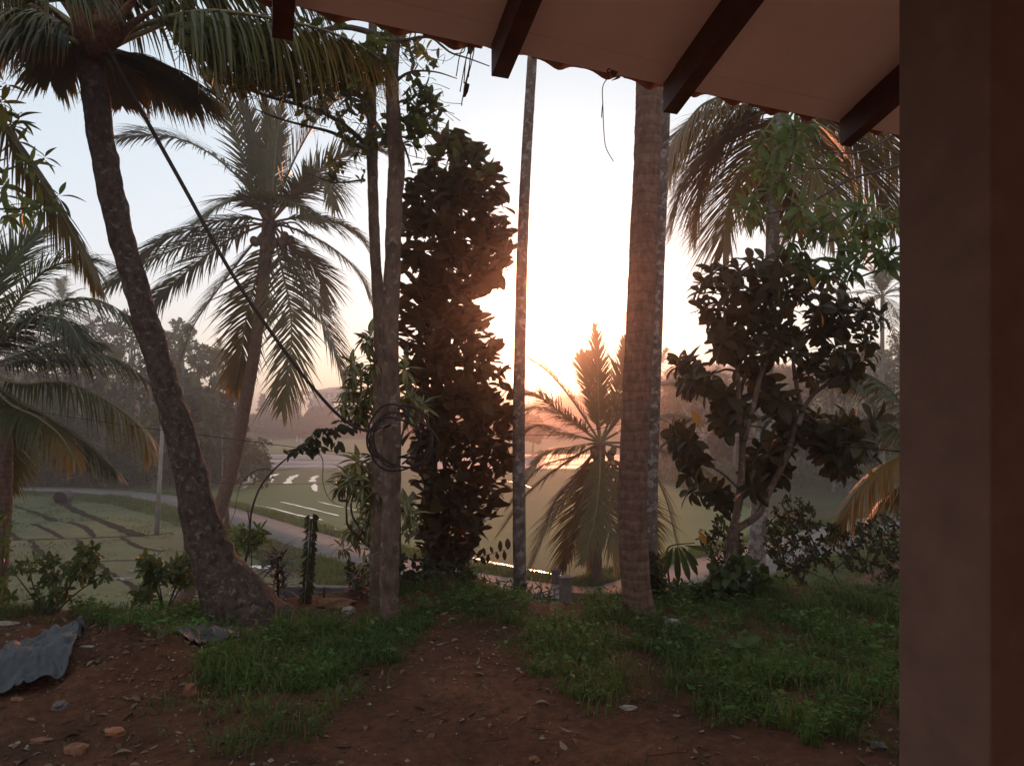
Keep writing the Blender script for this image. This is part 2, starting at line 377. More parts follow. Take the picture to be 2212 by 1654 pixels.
# field sheets, each a few millimetres above the ground (the terrain grid is lowered beneath them by the plain's relief)
FZ = ZP + .03
inner = lane_off(-(hw + 1.2), 0); outer = lane_off(hw + 1.2, 0)
if inner[70][1] > outer[70][1]: inner, outer = outer, inner
ni = [tuple(p[:2]) for p in inner if p[0] < 4.0]
sheet('paddy_field', ni + [(5.5, 18.5), (-40, 14.5), (-70, 30)], M_PADDY1, FZ, label='near paddy with dark water channels below the garden')
no = [tuple(p[:2]) for p in outer if -34 < p[0] < 15.5]
fy = lambda v: G(1105, v, FZ).y
b0 = fy(1012)
sheet('paddy_field', no + [(15.5, 48), (14, 60), (11.5, b0), (-24, b0)], M_PADDY2, FZ, label='green paddy beyond the lane with strips of bright water')
sheet('mud_field', [(-33, b0), (9.5, b0), (25, fy(981)), (40, fy(981)), (-50, fy(981))][:2] + [(38, fy(981)), (-46, fy(981))], M_MUD, FZ + .004, label='flooded grey mauve mud field')
sheet('paddy_field', [(-46, fy(981)), (38, fy(981)), (70, 200), (-90, 200)], M_PADDY3, FZ + .008, label='pale green far paddy at the foot of the hill')
# ---------------------------------------------------------------- water channels
m, t, b = base_mat('water', .12, .8); b.inputs['Base Color'].default_value = (.10, .085, .06, 1); n = noise(t, 3, 3); bump(t, b, n.outputs[0], .12, .02); M_WATER = m
b.inputs['Specular IOR Level'].default_value = 1.0
m, t, b = base_mat('wet_silt', .2, 1.0); b.inputs['Base Color'].default_value = (.30, .27, .24, 1); b.inputs['Coat Weight'].default_value = 1.0; b.inputs['Coat Roughness'].default_value = .15
M_SILT = m
m, t, b = base_mat('mud_and_dark_reflection', .5, .4); b.inputs['Base Color'].default_value = (.026, .020, .014, 1); b.inputs['Roughness'].default_value = .95; b.inputs['Specular IOR Level'].default_value = .05; M_MUD_DARK = m  # furrow mud; in the water channels its darkness stands in for mirrored trees
def Z5(x, y): return ((500 + x * .39293) * .92125, (850 + y * .39293) * .92145)
def Z7(x, y): return (x * .45208 * .92125, (1100 + y * .45208) * .92145)
def Z6(x, y): return ((1100 + x * .42328) * .92125, (750 + y * .42328) * .92145)
def channel(px, w, seed, mb, z):
    P3 = spline([G(u, v, z) for u, v in px], max(10, len(px) * 8)); n = len(P3)
    T = np.gradient(P3[:, :2], axis=0); T /= np.linalg.norm(T, axis=1)[:, None]; Q = np.stack([-T[:, 1], T[:, 0]], -1)
    ww = w * .9 * (.45 + 1.1 * vn(np.arange(n), np.full(n, seed * 3.7), 1.7, seed)); ww[0] *= .3; ww[-1] *= .3
    P3[:, :2] += Q * (.10 * (vn(np.arange(n), np.full(n, 5.5), 2.2, seed + 9) - .5))[:, None]
    a = P3.copy(); c = P3.copy(); a[:, :2] += Q * ww[:, None]; c[:, :2] -= Q * ww[:, None]
    ribbon([a, c] if True else 0, mb)
far_strips = [([(145, 655), (130, 672), (115, 690)], .35), ([(268, 658), (235, 680), (232, 700), (190, 722)], .42), ([(222, 728), (175, 745), (130, 765)], .3), ([(380, 662), (345, 680), (330, 715)], .33),
    ([(505, 666), (460, 690), (440, 720)], .33), ([(620, 672), (595, 690), (590, 710)], .33), ([(605, 720), (604, 745), (612, 765)], .22), ([(140, 830), (350, 868), (500, 905), (650, 938)], .10),
    ([(110, 862), (330, 895), (450, 925), (530, 948)], .10), ([(400, 828), (560, 865), (750, 912)], .09), ([(620, 826), (700, 845), (860, 880)], .07), ([(690, 985), (760, 1000)], .10),
    ([(330, 590), (520, 578), (700, 590)], .35), ([(550, 616), (650, 604)], .3), ([(150, 572), (480, 585)], .3), ([(1690, 705), (1800, 712), (1900, 745)], .08)]
for i, (px, w) in enumerate(far_strips):
    mb = MB(); channel([Z5(*p) for p in px], w, i + 1, mb, FZ + .02); o = mb.build('water_channel', M_SILT); o['kind'] = 'structure'
for i, (px, w) in enumerate([([(40, 1480), (400, 1485), (900, 1500), (1650, 1512)], .8), ([(300, 1460), (900, 1462), (1500, 1475)], .3), ([(60, 1560), (700, 1575), (1600, 1570)], .35), ([(20, 1620), (600, 1625), (1700, 1630)], .3), ([(100, 1405), (900, 1410), (1700, 1420)], .5)]):
    mb = MB(); channel([((550 + x * .15113) * .92125, (850 + y * .15115) * .92145) for x, y in px], w, i + 120, mb, FZ + .022); o = mb.build('furrow', M_MUD_DARK); o['kind'] = 'structure'
near_ch = [([(60, 185), (200, 230), (290, 270)], .22), ([(310, 165), (400, 215), (560, 280), (700, 335), (760, 342)], .34), ([(-200, 372), (0, 365), (200, 362), (500, 352), (740, 342), (900, 325)], .14), ([(170, 280), (240, 310), (330, 358)], .14),
    ([(360, 270), (440, 300), (490, 350)], .16), ([(-40, 300), (60, 340), (100, 360)], .14), ([(155, 365), (185, 400), (230, 455)], .13), ([(400, 362), (450, 410), (540, 460)], .10), ([(630, 350), (720, 400), (850, 425)], .13),
    ([(250, 490), (400, 485), (620, 470), (900, 482)], .07), ([(505, 485), (580, 540), (680, 600), (725, 660)], .11), ([(0, 285), (250, 270), (520, 262)], .05), ([(1180, 420), (1400, 480), (1560, 540)], .06)]
for i, (px, w) in enumerate(near_ch):
    mb = MB(); channel([Z7(*p) for p in px], w, i + 40, mb, FZ + .012); o = mb.build('water_channel', M_MUD_DARK); o['kind'] = 'structure'
mb = MB(); channel([Z6(*p) for p in [(-120, 1290), (0, 1312), (150, 1345), (320, 1378), (540, 1420)]], .13, 77, mb, FZ + .03)
# shallow wet patches at the near end of the field
M_PUD = M_SILT
o = mb.build('water_channel', M_SILT); o['kind'] = 'structure'; o['label'] = 'bright water channel along the paddy edge beyond the gate'
for i, (x, y, w) in enumerate([(760, 610, .25), (840, 560, .3), (930, 585, .22), (1075, 590, .3), (1090, 560, .2), (1330, 500, .2), (700, 520, .18), (620, 560, .15), (900, 640, .2)]):
    mb = MB(); channel([Z7(x - 30, y + 6), Z7(x, y), Z7(x + 34, y + 8), Z7(x + 60, y - 2)], w, 90 + i, mb, FZ + .016); o = mb.build('puddle', M_SILT); o['kind'] = 'structure'

# ================================================================ LEAF TOOLS
def leaf_template(width=.36, segs=6, fold=.12, curl=.18, kind='oval', vein=0.0, wave=0.0):
    ts = np.linspace(0, 1, segs + 1); V = []; A = []
    for t_ in ts:
        if kind == 'oval': w = math.sin(math.pi * min(t_ * .94 + .03, 1)) ** .75
        elif kind == 'obovate': w = math.sin(math.pi * (t_ ** 1.5 * .93 + .035)) ** .8
        elif kind == 'lance': w = math.sin(math.pi * (t_ ** .85 * .96 + .02)) ** 1.0
        else: w = 1 - t_
        w *= width * .5
        z = -curl * t_ * t_
        wv = wave * math.sin(t_ * 12)
        V += [(-w, t_, z + fold * w * 2 + wv), (0, t_, z), (w, t_, z + fold * w * 2 - wv)]; A += [0, vein, 0]
    q = []
    for i in range(segs):
        a = i * 3; q += [(a, a + 1, a + 4, a + 3), (a + 1, a + 2, a + 5, a + 4)]
    return np.array(V), np.array(q), np.array(A)
LT_OVAL = [leaf_template(.50, 5, .10, .12), leaf_template(.56, 5, .05, .25), leaf_template(.44, 5, .16, .05)]
LT_ROUND = [leaf_template(.5, 7, .16, .45, wave=.012), leaf_template(.58, 6, .22, .3), leaf_template(.62, 6, .10, .12), leaf_template(.56, 6, .05, .25), leaf_template(.60, 6, .16, .05, 'obovate')]
LT_OBOV = [leaf_template(.50, 7, .12, .55, 'obovate', wave=.012), leaf_template(.40, 7, .2, .35, 'obovate', wave=.015), leaf_template(.48, 6, .10, .15, 'obovate'), leaf_template(.54, 6, .14, .3, 'obovate'), leaf_template(.42, 6, .05, .05, 'obovate')]
LT_LANCE = [leaf_template(.27, 6, .12, .25, 'lance'), leaf_template(.31, 6, .15, .45, 'lance'), leaf_template(.24, 6, .1, .1, 'lance')]
LT_CROTON = [leaf_template(.25, 7, .10, .5, 'lance', .85), leaf_template(.30, 7, .10, .8, 'lance', .85), leaf_template(.22, 7, .1, .3, 'lance', .85)]
LT_STRAP = [leaf_template(.10, 6, .15, .5, 'lance'), leaf_template(.12, 6, .15, .9, 'lance')]
LT_LOW = [(np.array([(0, 0, 0), (-.28, .45, .05), (.28, .45, .05), (0, 1, -.08)]), np.array([(0, 2, 3, 1)]), np.zeros(4))]
def orient(d, nrm):
    d = np.asarray(d, float); d = d / np.linalg.norm(d, axis=-1, keepdims=True)
    x = np.cross(d, nrm); l = np.linalg.norm(x, axis=-1, keepdims=True); x = np.where(l < 1e-4, np.array([1., 0, 0]), x / np.maximum(l, 1e-9))
    z = np.cross(x, d); return np.stack([x, d, z], -1)                # columns
class Leaves:
    def __init__(s): s.p = []; s.M = []; s.s = []; s.a = []
    def add(s, p, d, nrm=(0, 0, 1), size=.1, age=0.0):
        p = np.atleast_2d(np.asarray(p, float)); n = len(p)
        d = np.broadcast_to(np.asarray(d, float), (n, 3)); nrm = np.broadcast_to(np.asarray(nrm, float), (n, 3))
        s.p.append(p); s.M.append(orient(d, nrm)); s.s.append(np.broadcast_to(size, (n,))); s.a.append(np.broadcast_to(age, (n,)))
    def cat(s): return np.concatenate(s.p), np.concatenate(s.M), np.concatenate(s.s), np.concatenate(s.a)
    def cloud_mesh(s, name, tmpls, sel=None):
        p, M, sc, ag = s.cat()
        if sel is not None: p, M, sc, ag = p[sel], M[sel], sc[sel], ag[sel]
        mb = MB(); k = len(tmpls); which = RNG.integers(0, k, len(p))
        for i, (V, Q, A) in enumerate(tmpls):
            m_ = which == i; n = m_.sum()
            if not n: continue
            W_ = np.einsum('nij,vj->nvi', M[m_] * sc[m_][:, None, None], V) + p[m_][:, None]
            q = (Q[None] + (np.arange(n) * len(V))[:, None, None]).reshape(-1, Q.shape[1])
            a = np.clip(A[None] + ag[m_][:, None], 0, 1)
            mb.add(W_.reshape(-1, 3), q, None, a.ravel())
        return mb.mesh(name)
    def build(s, root, tmpls, mat, singles=290, name='leaf', mass='foliage', aged=None):
        p, M, sc, ag = s.cat(); n = len(p)
        if n == 0: return
        u, v = proj(p); inside = (u > -40) & (u < 2250) & (v > -40) & (v < 1700)
        dist = np.linalg.norm(p - np.array([0, 0, CAMZ]), axis=1)
        # nearest, least hidden leaves first
        score = np.where(inside, sc / dist * (1 + RNG.random(n) * .05), -1) - 1e-3 * (dist - dist.min())
        order = np.argsort(-score); singles = min(singles, n); one = order[:singles]; rest = order[singles:]
        if singles:
            ms = {}
            def get(i, old):
                if (i, old) not in ms:
                    V, Q, A = tmpls[i]; me = mesh_np(name, V, [Q], np.clip(A + old, 0, 1)); me.materials.append(mat); ms[(i, old)] = me
                return ms[(i, old)]
            off = Matrix.Translation(-root.location)
            for j in one:
                o = bpy.data.objects.new(name, get(int(RNG.integers(0, len(tmpls))), round(float(ag[j]), 1))); COL.objects.link(o); o.parent = root
                m4 = Matrix.Identity(4)
                for r_ in range(3):
                    for c_ in range(3): m4[r_][c_] = M[j][r_][c_] * sc[j]
                    m4[r_][3] = p[j][r_]
                o.matrix_basis = off @ m4
        if len(rest):
            me = s.cloud_mesh(mass, tmpls, rest); o = link(mass, me, mat, root); o['kind'] = 'stuff'
def rosette(Lv, c, axis, n, size, spread=1.0, age=0.0, jit=.25, droop=.0):
    """leaves radiating from a twig end round axis; spread 0 = along the axis, 1 = flat, >1 = swept back"""
    axis = np.array(axis, float); axis /= np.linalg.norm(axis); a = np.array([1., 0, 0]) if abs(axis[0]) < .8 else np.array([0, 1., 0])
    e1 = np.cross(axis, a); e1 /= np.linalg.norm(e1); e2 = np.cross(axis, e1)
    for i in range(n):
        th = i * 2.4 + random.random() * jit; k = spread * (.35 + .9 * i / n); al = k * math.pi / 2
        rad = math.cos(th) * e1 + math.sin(th) * e2
        d = axis * math.cos(al) + rad * math.sin(al) + RNG.normal(0, .10, 3); d[2] -= droop * (i / n)
        nrm = axis * math.sin(al) - rad * math.cos(al) + RNG.normal(0, .15, 3)
        Lv.add(np.array(c) - axis * size * .25 * (i / n), d, nrm, size * random.uniform(.7, 1.12), age)
def scatter_poly(poly, n, Y0, Y1):
    us = [p[0] for p in poly]; vs = [p[1] for p in poly]; out = []
    while len(out) < n:
        u = RNG.uniform(min(us), max(us), n * 2); v = RNG.uniform(min(vs), max(vs), n * 2); k = in_poly(u, v, poly)
        for a, b_ in zip(u[k], v[k]): out.append(P(a, b_, random.uniform(Y0, Y1)))
    return out[:n]

# ================================================================ PALMS
def frond(parent, ctrl, leaf_len=.9, n=60, mat=None, width=.034, droop=.55, rr=.02, tipage=0.0, baseage=0.0, fan=.9, segs=4, ragged=.12, hang=0.0, tipfrom=.5, start=.14, split=True):
    """ctrl: world points base -> tip; leaflets down both sides of the stalk"""
    K = 44; C = spline(ctrl, K); Tg = np.gradient(C, axis=0); Tg /= np.linalg.norm(Tg, axis=1)[:, None]
    mb = MB(); mb.tube(C[::2], np.linspace(rr, rr * .18, K)[::2], 5, True)
    fr = mb.build('frond', M_RACHIS, parent)
    # the leaf plane: width axis of the frond
    ch = C[-1] - C[0]; ch /= np.linalg.norm(ch)
    up = np.array([0, 0, 1.]); S0 = np.cross(ch, up)
    if np.linalg.norm(S0) < .45: S0 = S0 + np.array([.8, .25, 0])
    S0 /= np.linalg.norm(S0)
    t_ = np.repeat(np.linspace(start, .992, n), 2) + RNG.normal(0, .003, 2 * n); t_ = np.clip(t_, 0, .999); side = np.tile([-1., 1.], n)
    i0 = t_ * (K - 1); i = np.clip(i0.astype(int), 0, K - 2); f = (i0 - i)[:, None]
    B = C[i] * (1 - f) + C[i + 1] * f; T = Tg[i] * (1 - f) + Tg[i + 1] * f
    Sd = S0[None] - T * (T @ S0)[:, None]; Sd /= np.linalg.norm(Sd, axis=1)[:, None] + 1e-9
    Up = np.cross(Sd, T); Up *= np.sign(Up[:, 2:3] + 1e-6)
    prof = np.clip(np.interp(t_, [0, start, .3, .55, .8, 1.0], [.4, .55, .95, 1.0, .72, .30]), 0, 1)
    Ln = leaf_len * prof * (1 + RNG.normal(0, ragged * 1.3, 2 * n)) * (.82 + .36 * vn(t_ * 9 + side * 3, np.full(2 * n, C[0][0] * 7 + leaf_len), 1.0, 12)); Ln = np.where(RNG.random(2 * n) < .05, Ln * .35, Ln); ang = np.interp(t_, [0, .5, 1], [1.15, .85, .35]) * fan + RNG.normal(0, .07, 2 * n)
    d = T * np.cos(ang)[:, None] + Sd * (side * np.sin(ang))[:, None] + Up * .22 + RNG.normal(0, .05, (2 * n, 3))
    d[:, 2] -= hang; d /= np.linalg.norm(d, axis=1)[:, None]
    dr = droop * (1 + RNG.normal(0, .25, 2 * n)); segs_ = segs
    pts = []; q = B.copy(); dd = d.copy()
    for k in range(segs_ + 1):
        pts.append(q.copy()); q = q + dd * (Ln / segs_)[:, None]
        dd = dd + np.array([0, 0, -1.]) * (dr * 1.6 / segs_)[:, None]; dd /= np.linalg.norm(dd, axis=1)[:, None]
    pts = np.stack(pts, 1)                                            # (2n, segs+1, 3)
    wdir = np.cross(d, Up); wdir /= np.linalg.norm(wdir, axis=1)[:, None] + 1e-9
    wp = np.array([.6, 1.0, .85, .5, .06]) if segs_ == 4 else np.interp(np.linspace(0, 1, segs_ + 1), [0, .3, 1], [.6, 1, .06])
    off = wdir[:, None] * (wp[None, :, None] * width * .5)
    VV = np.stack([pts - off, pts + off], 2).reshape(-1, 3); m_ = 2 * n; kk = (segs_ + 1) * 2
    b0 = (np.arange(m_) * kk)[:, None] + (np.arange(segs_) * 2)[None]
    qd = np.stack([b0, b0 + 1, b0 + 3, b0 + 2], -1).reshape(-1, 4)
    sp = np.linspace(0, 1, segs_ + 1)
    age = baseage + tipage * sstep(tipfrom - .2, tipfrom + .35, t_ + RNG.normal(0, .05, m_))[:, None] * (.35 + .65 * sp[None]) + .15 * (sp[None] > .8)
    age = np.clip(np.repeat(age[:, :, None], 2, 2).ravel() * RNG.uniform(.8, 1.1), 0, 1)
    lf = MB().add(VV, qd, None, age).build('leaflets', mat or M_FROND, fr, smooth=False); lf['kind'] = 'stuff'
    return fr
def pxc(pts, Y, dY=0.0):
    """pixel control points, depth moving from Y by dY toward the tip"""
    n = len(pts); return [P(p[0], p[1], Y + dY * (k / max(1, n - 1))) for k, p in enumerate(pts)]
def trunk(parent, pts, rad, mat, sides=18, n=60, ringstep=.09, ringamp=.04, name='trunk', wob=.10):
    C = spline(pts, n * 2); r = np.interp(np.linspace(0, 1, n * 2), np.linspace(0, 1, len(rad)), rad)
    if ringamp:
        dl = np.concatenate([[0], np.cumsum(np.linalg.norm(np.diff(C, axis=0), axis=1))]); ph = (dl / ringstep) % 1.0
        r = r * (1 + ringamp * (ph - .5) + ringamp * .8 * (vn(dl, np.zeros(len(dl)), .2, 4) - .5))
    mb = MB(); mb.tube(C, r, sides, True, wob); return mb.build(name, mat, parent)
def auto_palm(loc, h, label, group, seed=0, lean=(0, 0), L_=3.6, nf=14, tr=.13, mat=None, n=26, cat='palm tree', name='coconut_palm', leaf=.75, tip=.3, width=.07, tmat=None):
    rs = random.Random(seed); x, y, z = loc; r = thing(name, (x, y, z), label, cat, group)
    top = Vector((x + lean[0], y + lean[1], z + h))
    C = [Vector((x, y, z - .3)), Vector((x + lean[0] * .25, y + lean[1] * .25, z + h * .45)), top]
    trunk(r, C, [tr * 1.25, tr, tr * .75], tmat or M_TRUNKFAR, 8, 14, .3, 0, wob=.05)
    for k in range(nf):
        az = k * 2.4 + rs.uniform(-.3, .3); el = R(80 - 115 * (k / nf) + rs.uniform(-8, 8)); l = L_ * rs.uniform(.85, 1.1)
        d = Vector((math.cos(az) * math.cos(el), math.sin(az) * math.cos(el), math.sin(el))); g = Vector((0, 0, -1))
        ctrl = [top + d * l * s_ + g * l * .42 * s_ * s_ * math.cos(el * .5) for s_ in (0, .35, .7, 1.0)]
        frond(r, ctrl, leaf, n, mat or M_FROND_FAR, width, .6, .03, tip if rs.random() < .4 else 0, rs.uniform(0, .25), segs=3)
    return r
def Z1(x, y): return ((x * .42313) * .92125, (y * .42322) * .92145)
def Z2(x, y): return ((750 + x * .36267) * .92125, (y * .36276) * .92145)
def Z3(x, y): return ((1400 + x * .42325) * .92125, (y * .42322) * .92145)
def Z4(x, y): return (x * .36269 * .92125, (600 + y * .36276) * .92145)
def Z9(x, y): return ((550 + x * .15113) * .92125, (850 + y * .15115) * .92145)
def Z10(x, y): return ((1550 + x * .30227) * .92125, (550 + y * .30230) * .92145)
def Z11(x, y): return ((1550 + x * .33259) * .92125, (950 + y * .33253) * .92145)
def Z12(x, y): return ((750 + x * .30230) * .92125, (750 + y * .30230) * .92145)
def Z8(x, y): return ((1200 + x * .45208) * .92125, (1100 + y * .45208) * .92145)
def pr(px, Y): return px / F * Y                                      # a width in picture units at a distance

# ================================================================ VERANDA
D_E, H_E = 1.926, 1.075; pe = R(22.6); pn = R(19.9)
e_d = Vector((math.cos(pe), math.sin(pe), 0)); e_n = Vector((-math.sin(pe), math.cos(pe), 0)); SL = .332
r_n = Vector((-math.sin(pn), math.cos(pn), 0))
def soff(s_, n_, dz=0.0): p = e_d * s_ + e_n * n_; return Vector((p.x, p.y, CAMZ + H_E + SL * (D_E - n_) + dz))
def on_soffit(u, v):
    r = ray(u, v); k = (H_E + SL * D_E) / (r.z + SL * (e_n.dot(r))); return Vector((0, 0, CAMZ)) + r * k
M_SOFFIT = simple('soffit_board', (.82, .64, .55), .12, 1.6, .85, .2, .15, .002)
M_RAFTER = simple('rafter_wood', (.075, .028, .022), .35, 14, .55, .35, .4, .003)
M_TILE = simple('roof_tile_clay', (.20, .085, .055), .35, 16, .9, .15, .5, .004)
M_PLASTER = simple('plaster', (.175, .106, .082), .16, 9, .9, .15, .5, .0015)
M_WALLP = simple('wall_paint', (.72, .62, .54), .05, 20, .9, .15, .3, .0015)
M_FLOOR = simple('floor_cement', (.55, .42, .36), .15, 5, .5, .4, .1, .003)
roof = thing('veranda_roof', soff(0, 1.0), 'sloping veranda roof with cream soffit, dark brown rafters and clay tiles along its eave', 'roof')
mb = MB(); a, b_, n0 = -3.6, 6.5, -2.2
mb.hexa([soff(a, n0, 0), soff(b_, n0, 0), soff(b_, D_E, 0), soff(a, D_E, 0)], [soff(a, n0, .012), soff(b_, n0, .012), soff(b_, D_E, .012), soff(a, D_E, .012)])
mb.build('soffit_board', M_SOFFIT, roof, False)
# narrow edge strip let in along the eave
mb = MB(); mb.hexa([soff(a, D_E - .075, -.004), soff(b_, D_E - .075, -.004), soff(b_, D_E - .001, -.004), soff(a, D_E - .001, -.004)], [soff(a, D_E - .075, -.001), soff(b_, D_E - .075, -.001), soff(b_, D_E - .001, -.001), soff(a, D_E - .001, -.001)])
mb.build('eave_strip', M_SOFFIT, roof, False)
raf_px = [(587, 0), (1061, 93.6), (1432, 179), (1814, 257)]
q0 = on_soffit(1061, 93.6); q1 = on_soffit(1432, 179); step = (q1 - q0).length
base_pts = [on_soffit(587, 2)] + [on_soffit(*p) for p in raf_px[1:]]
base_pts += [base_pts[-1] + e_d * step * k for k in (1, 2)] + [base_pts[0] - e_d * step * k for k in (1, 2)]
for i, p0 in enumerate(base_pts):
    w = r_n.cross(Vector((0, 0, 1))) * .052                           # toward +e_d
    back = -r_n * 3.9 + Vector((0, 0, SL * 3.9 * .995)); dpt = Vector((0, 0, -.094)); sink = Vector((0, 0, -.0015))
    tip = r_n * .0
    A = p0 + tip + sink; B = A + w; C_ = B + back; D_ = A + back
    MB().hexa([A + dpt, B + dpt, C_ + dpt, D_ + dpt], [A, B, C_, D_]).build('rafter', M_RAFTER, roof, False)
# clay tiles: each a curved pan; first course overhangs the eave so its rolls show below the board
tw = .168
def tile_mesh():
    mb = MB(); nx_, ny_ = 13, 2; V = []
    for top in (1, 0):
        for j in range(ny_):
            for i_ in range(nx_):
                x = (i_ / (nx_ - 1) - .5) * (tw + .012); zz = -.027 * math.exp(-((x - .0) / .034) ** 2) + .003
                V.append((x, j * .38, zz + (.012 if top else 0)))
    k = nx_ * ny_; q = []
    for i_ in range(nx_ - 1):
        q.append((i_, i_ + 1, nx_ + i_ + 1, nx_ + i_)); q.append((k + i_, k + nx_ + i_, k + nx_ + i_ + 1, k + i_ + 1))
        q.append((i_, k + i_, k + i_ + 1, i_ + 1)); q.append((nx_ + i_, nx_ + i_ + 1, k + nx_ + i_ + 1, k + nx_ + i_))
    q.append((0, nx_, k + nx_, k)); q.append((nx_ - 1, k + nx_ - 1, k + 2 * nx_ - 1, 2 * nx_ - 1))
    mb.add(V, q); return mb.mesh('roof_tile')
tm = tile_mesh(); tm.materials.append(M_TILE)
sl_v = (-e_n + Vector((0, 0, SL))).normalized(); up_v = e_d.cross(sl_v)
if up_v.z < 0: up_v = -up_v
for c_ in range(3):
    for i in range(int(10.0 / tw)):
        s_ = -3.4 + i * tw
        o = bpy.data.objects.new('roof_tile', tm); COL.objects.link(o); o.parent = roof
        p = soff(s_ + random.uniform(-.004, .004), D_E + .035 + random.uniform(-.008, .008)) + sl_v * (c_ * .33) + up_v * (.028 + .018 * (c_ > 0) + c_ * .003)
        m4 = Matrix.Identity(4)
        for r_ in range(3): m4[r_][0] = e_d[r_]; m4[r_][1] = sl_v[r_]; m4[r_][2] = up_v[r_]; m4[r_][3] = p[r_]
        o.matrix_basis = Matrix.Translation(-roof.location) @ m4
# pillar, wall behind the viewer and raised floor
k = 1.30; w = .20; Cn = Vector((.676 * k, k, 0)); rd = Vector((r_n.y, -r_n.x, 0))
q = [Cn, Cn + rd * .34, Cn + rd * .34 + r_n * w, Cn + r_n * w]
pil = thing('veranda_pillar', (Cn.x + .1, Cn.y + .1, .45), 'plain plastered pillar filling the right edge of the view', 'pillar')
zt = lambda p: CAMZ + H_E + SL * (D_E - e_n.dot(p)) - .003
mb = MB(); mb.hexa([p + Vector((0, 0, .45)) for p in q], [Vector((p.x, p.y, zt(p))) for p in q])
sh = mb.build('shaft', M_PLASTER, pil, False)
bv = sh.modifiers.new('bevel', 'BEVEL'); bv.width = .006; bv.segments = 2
wl = [e_n * -1.75 + e_d * -3.4, e_n * -1.75 + e_d * 6.3, e_n * -1.95 + e_d * 6.3, e_n * -1.95 + e_d * -3.4]
struct('house_wall', MB().hexa([p + Vector((0, 0, -.1)) for p in wl], [Vector((p.x, p.y, zt(p) - .004)) for p in wl]), M_WALLP, False)
fl = [e_n * -1.74 + e_d * -3.4, e_n * -1.74 + e_d * 6.3, e_n * 1.25 + e_d * 6.3, e_n * 1.25 + e_d * -3.4]
struct('veranda_floor', MB().hexa([p + Vector((0, 0, -.1)) for p in fl], [p + Vector((0, 0, .45)) for p in fl]), M_FLOOR, False)
# dry roots and dead leaves hanging from the eave
def strand(px, Y, r_=.0022, parent=None, name='strand', mat=None):
    return MB().tube(spline([P(u, v, Y) for u, v in px], 24), r_, 4).build(name, mat or M_TWIG, parent)
t1 = thing('hanging_dry_roots', P(1015, 92, 2.12), 'tangle of dry roots and dead leaf hanging from the eave left of the middle rafter', 'dry roots')
for px in [[(975, 270), (940, 400), (905, 595)], [(985, 280), (945, 380), (930, 540)], [(980, 300), (965, 430), (940, 540)], [(1000, 285), (985, 380), (925, 620), (915, 685)], [(960, 290), (910, 340), (880, 495)], [(1005, 290), (975, 350), (960, 500)], [(940, 300), (925, 340), (870, 350)]]:
    strand([Z2(*p) for p in px], 2.12, .0016, t1)
def scrap(parent, pts, Y, mat, name='dead_leaf'):
    c = [P(*Z2(*p), Y + random.uniform(-.01, .01)) for p in pts]; n = len(c); V = c + [p + Vector((.001, .004, 0)) for p in c]; me = bpy.data.meshes.new(name)
    me.from_pydata([tuple(v_) for v_ in V], [], [list(range(n)), list(range(2 * n - 1, n - 1, -1))] + [[i, (i + 1) % n, n + (i + 1) % n, n + i] for i in range(n)]); me.update(); return link(name, me, mat, parent)
scrap(t1, [(935, 530), (965, 545), (955, 590), (938, 625), (922, 628), (928, 570)], 2.12, M_TWIG)
scrap(t1, [(950, 275), (1005, 272), (1000, 300), (975, 352), (955, 345)], 2.115, M_TWIG)
t2 = thing('hanging_tendril', P(1310, 150, 2.0), 'single thin curved tendril hanging from the eave against the bright sky', 'tendril')
strand([Z2(*p) for p in [(1870, 495), (1828, 560), (1828, 680), (1835, 860), (1850, 960), (1897, 1045)]], 2.0, .0013, t2)
strand([Z2(*p) for p in [(1828, 665), (1822, 720), (1820, 762)]], 2.0, .0013, t2)
strand([Z2(*p) for p in [(1875, 445), (1857, 455), (1860, 470), (1880, 470), (1895, 500)]], 2.0, .002, t2)
scrap(t2, [(1880, 450), (1925, 465), (1900, 500), (1888, 490)], 2.0, M_TWIG); scrap(t2, [(1905, 508), (1930, 490), (1940, 500), (1920, 510), (1885, 520)], 2.0, M_TWIG)

# ================================================================ NEAR PALMS
def base_at(u, y): p = P(u, 1000, y); return Vector((p.x, y, hz(p.x, y)))
# 1. big leaning coconut palm, crown at the top left
Yl = 7.0; b1 = base_at(545, Yl)
p1 = thing('coconut_palm', b1, 'thick leaning coconut palm with dark lichened trunk and its crown at the top left', 'palm tree', 'coconut palms')
tp = [(560, 1375, 7.05), (525, 1318, 7.0), (470, 1225, 7.0), (436, 1130, 6.98), (408, 1010, 6.95), (378, 900, 6.9), (335, 760, 6.85), (300, 640, 6.8), (255, 480, 6.75), (222, 320, 6.7), (203, 190, 6.65), (195, 110, 6.6), (205, 20, 6.55)]
rw = [pr(x, 6.9) / 2 for x in (190, 146, 100, 78, 66, 57, 53, 51, 51, 52, 53, 57, 50)]
trunk(p1, [P(*p) for p in tp], rw, M_BARKPALM, 26, 130, .07, .02, wob=.22)
cr1 = P(205, 60, 6.55)
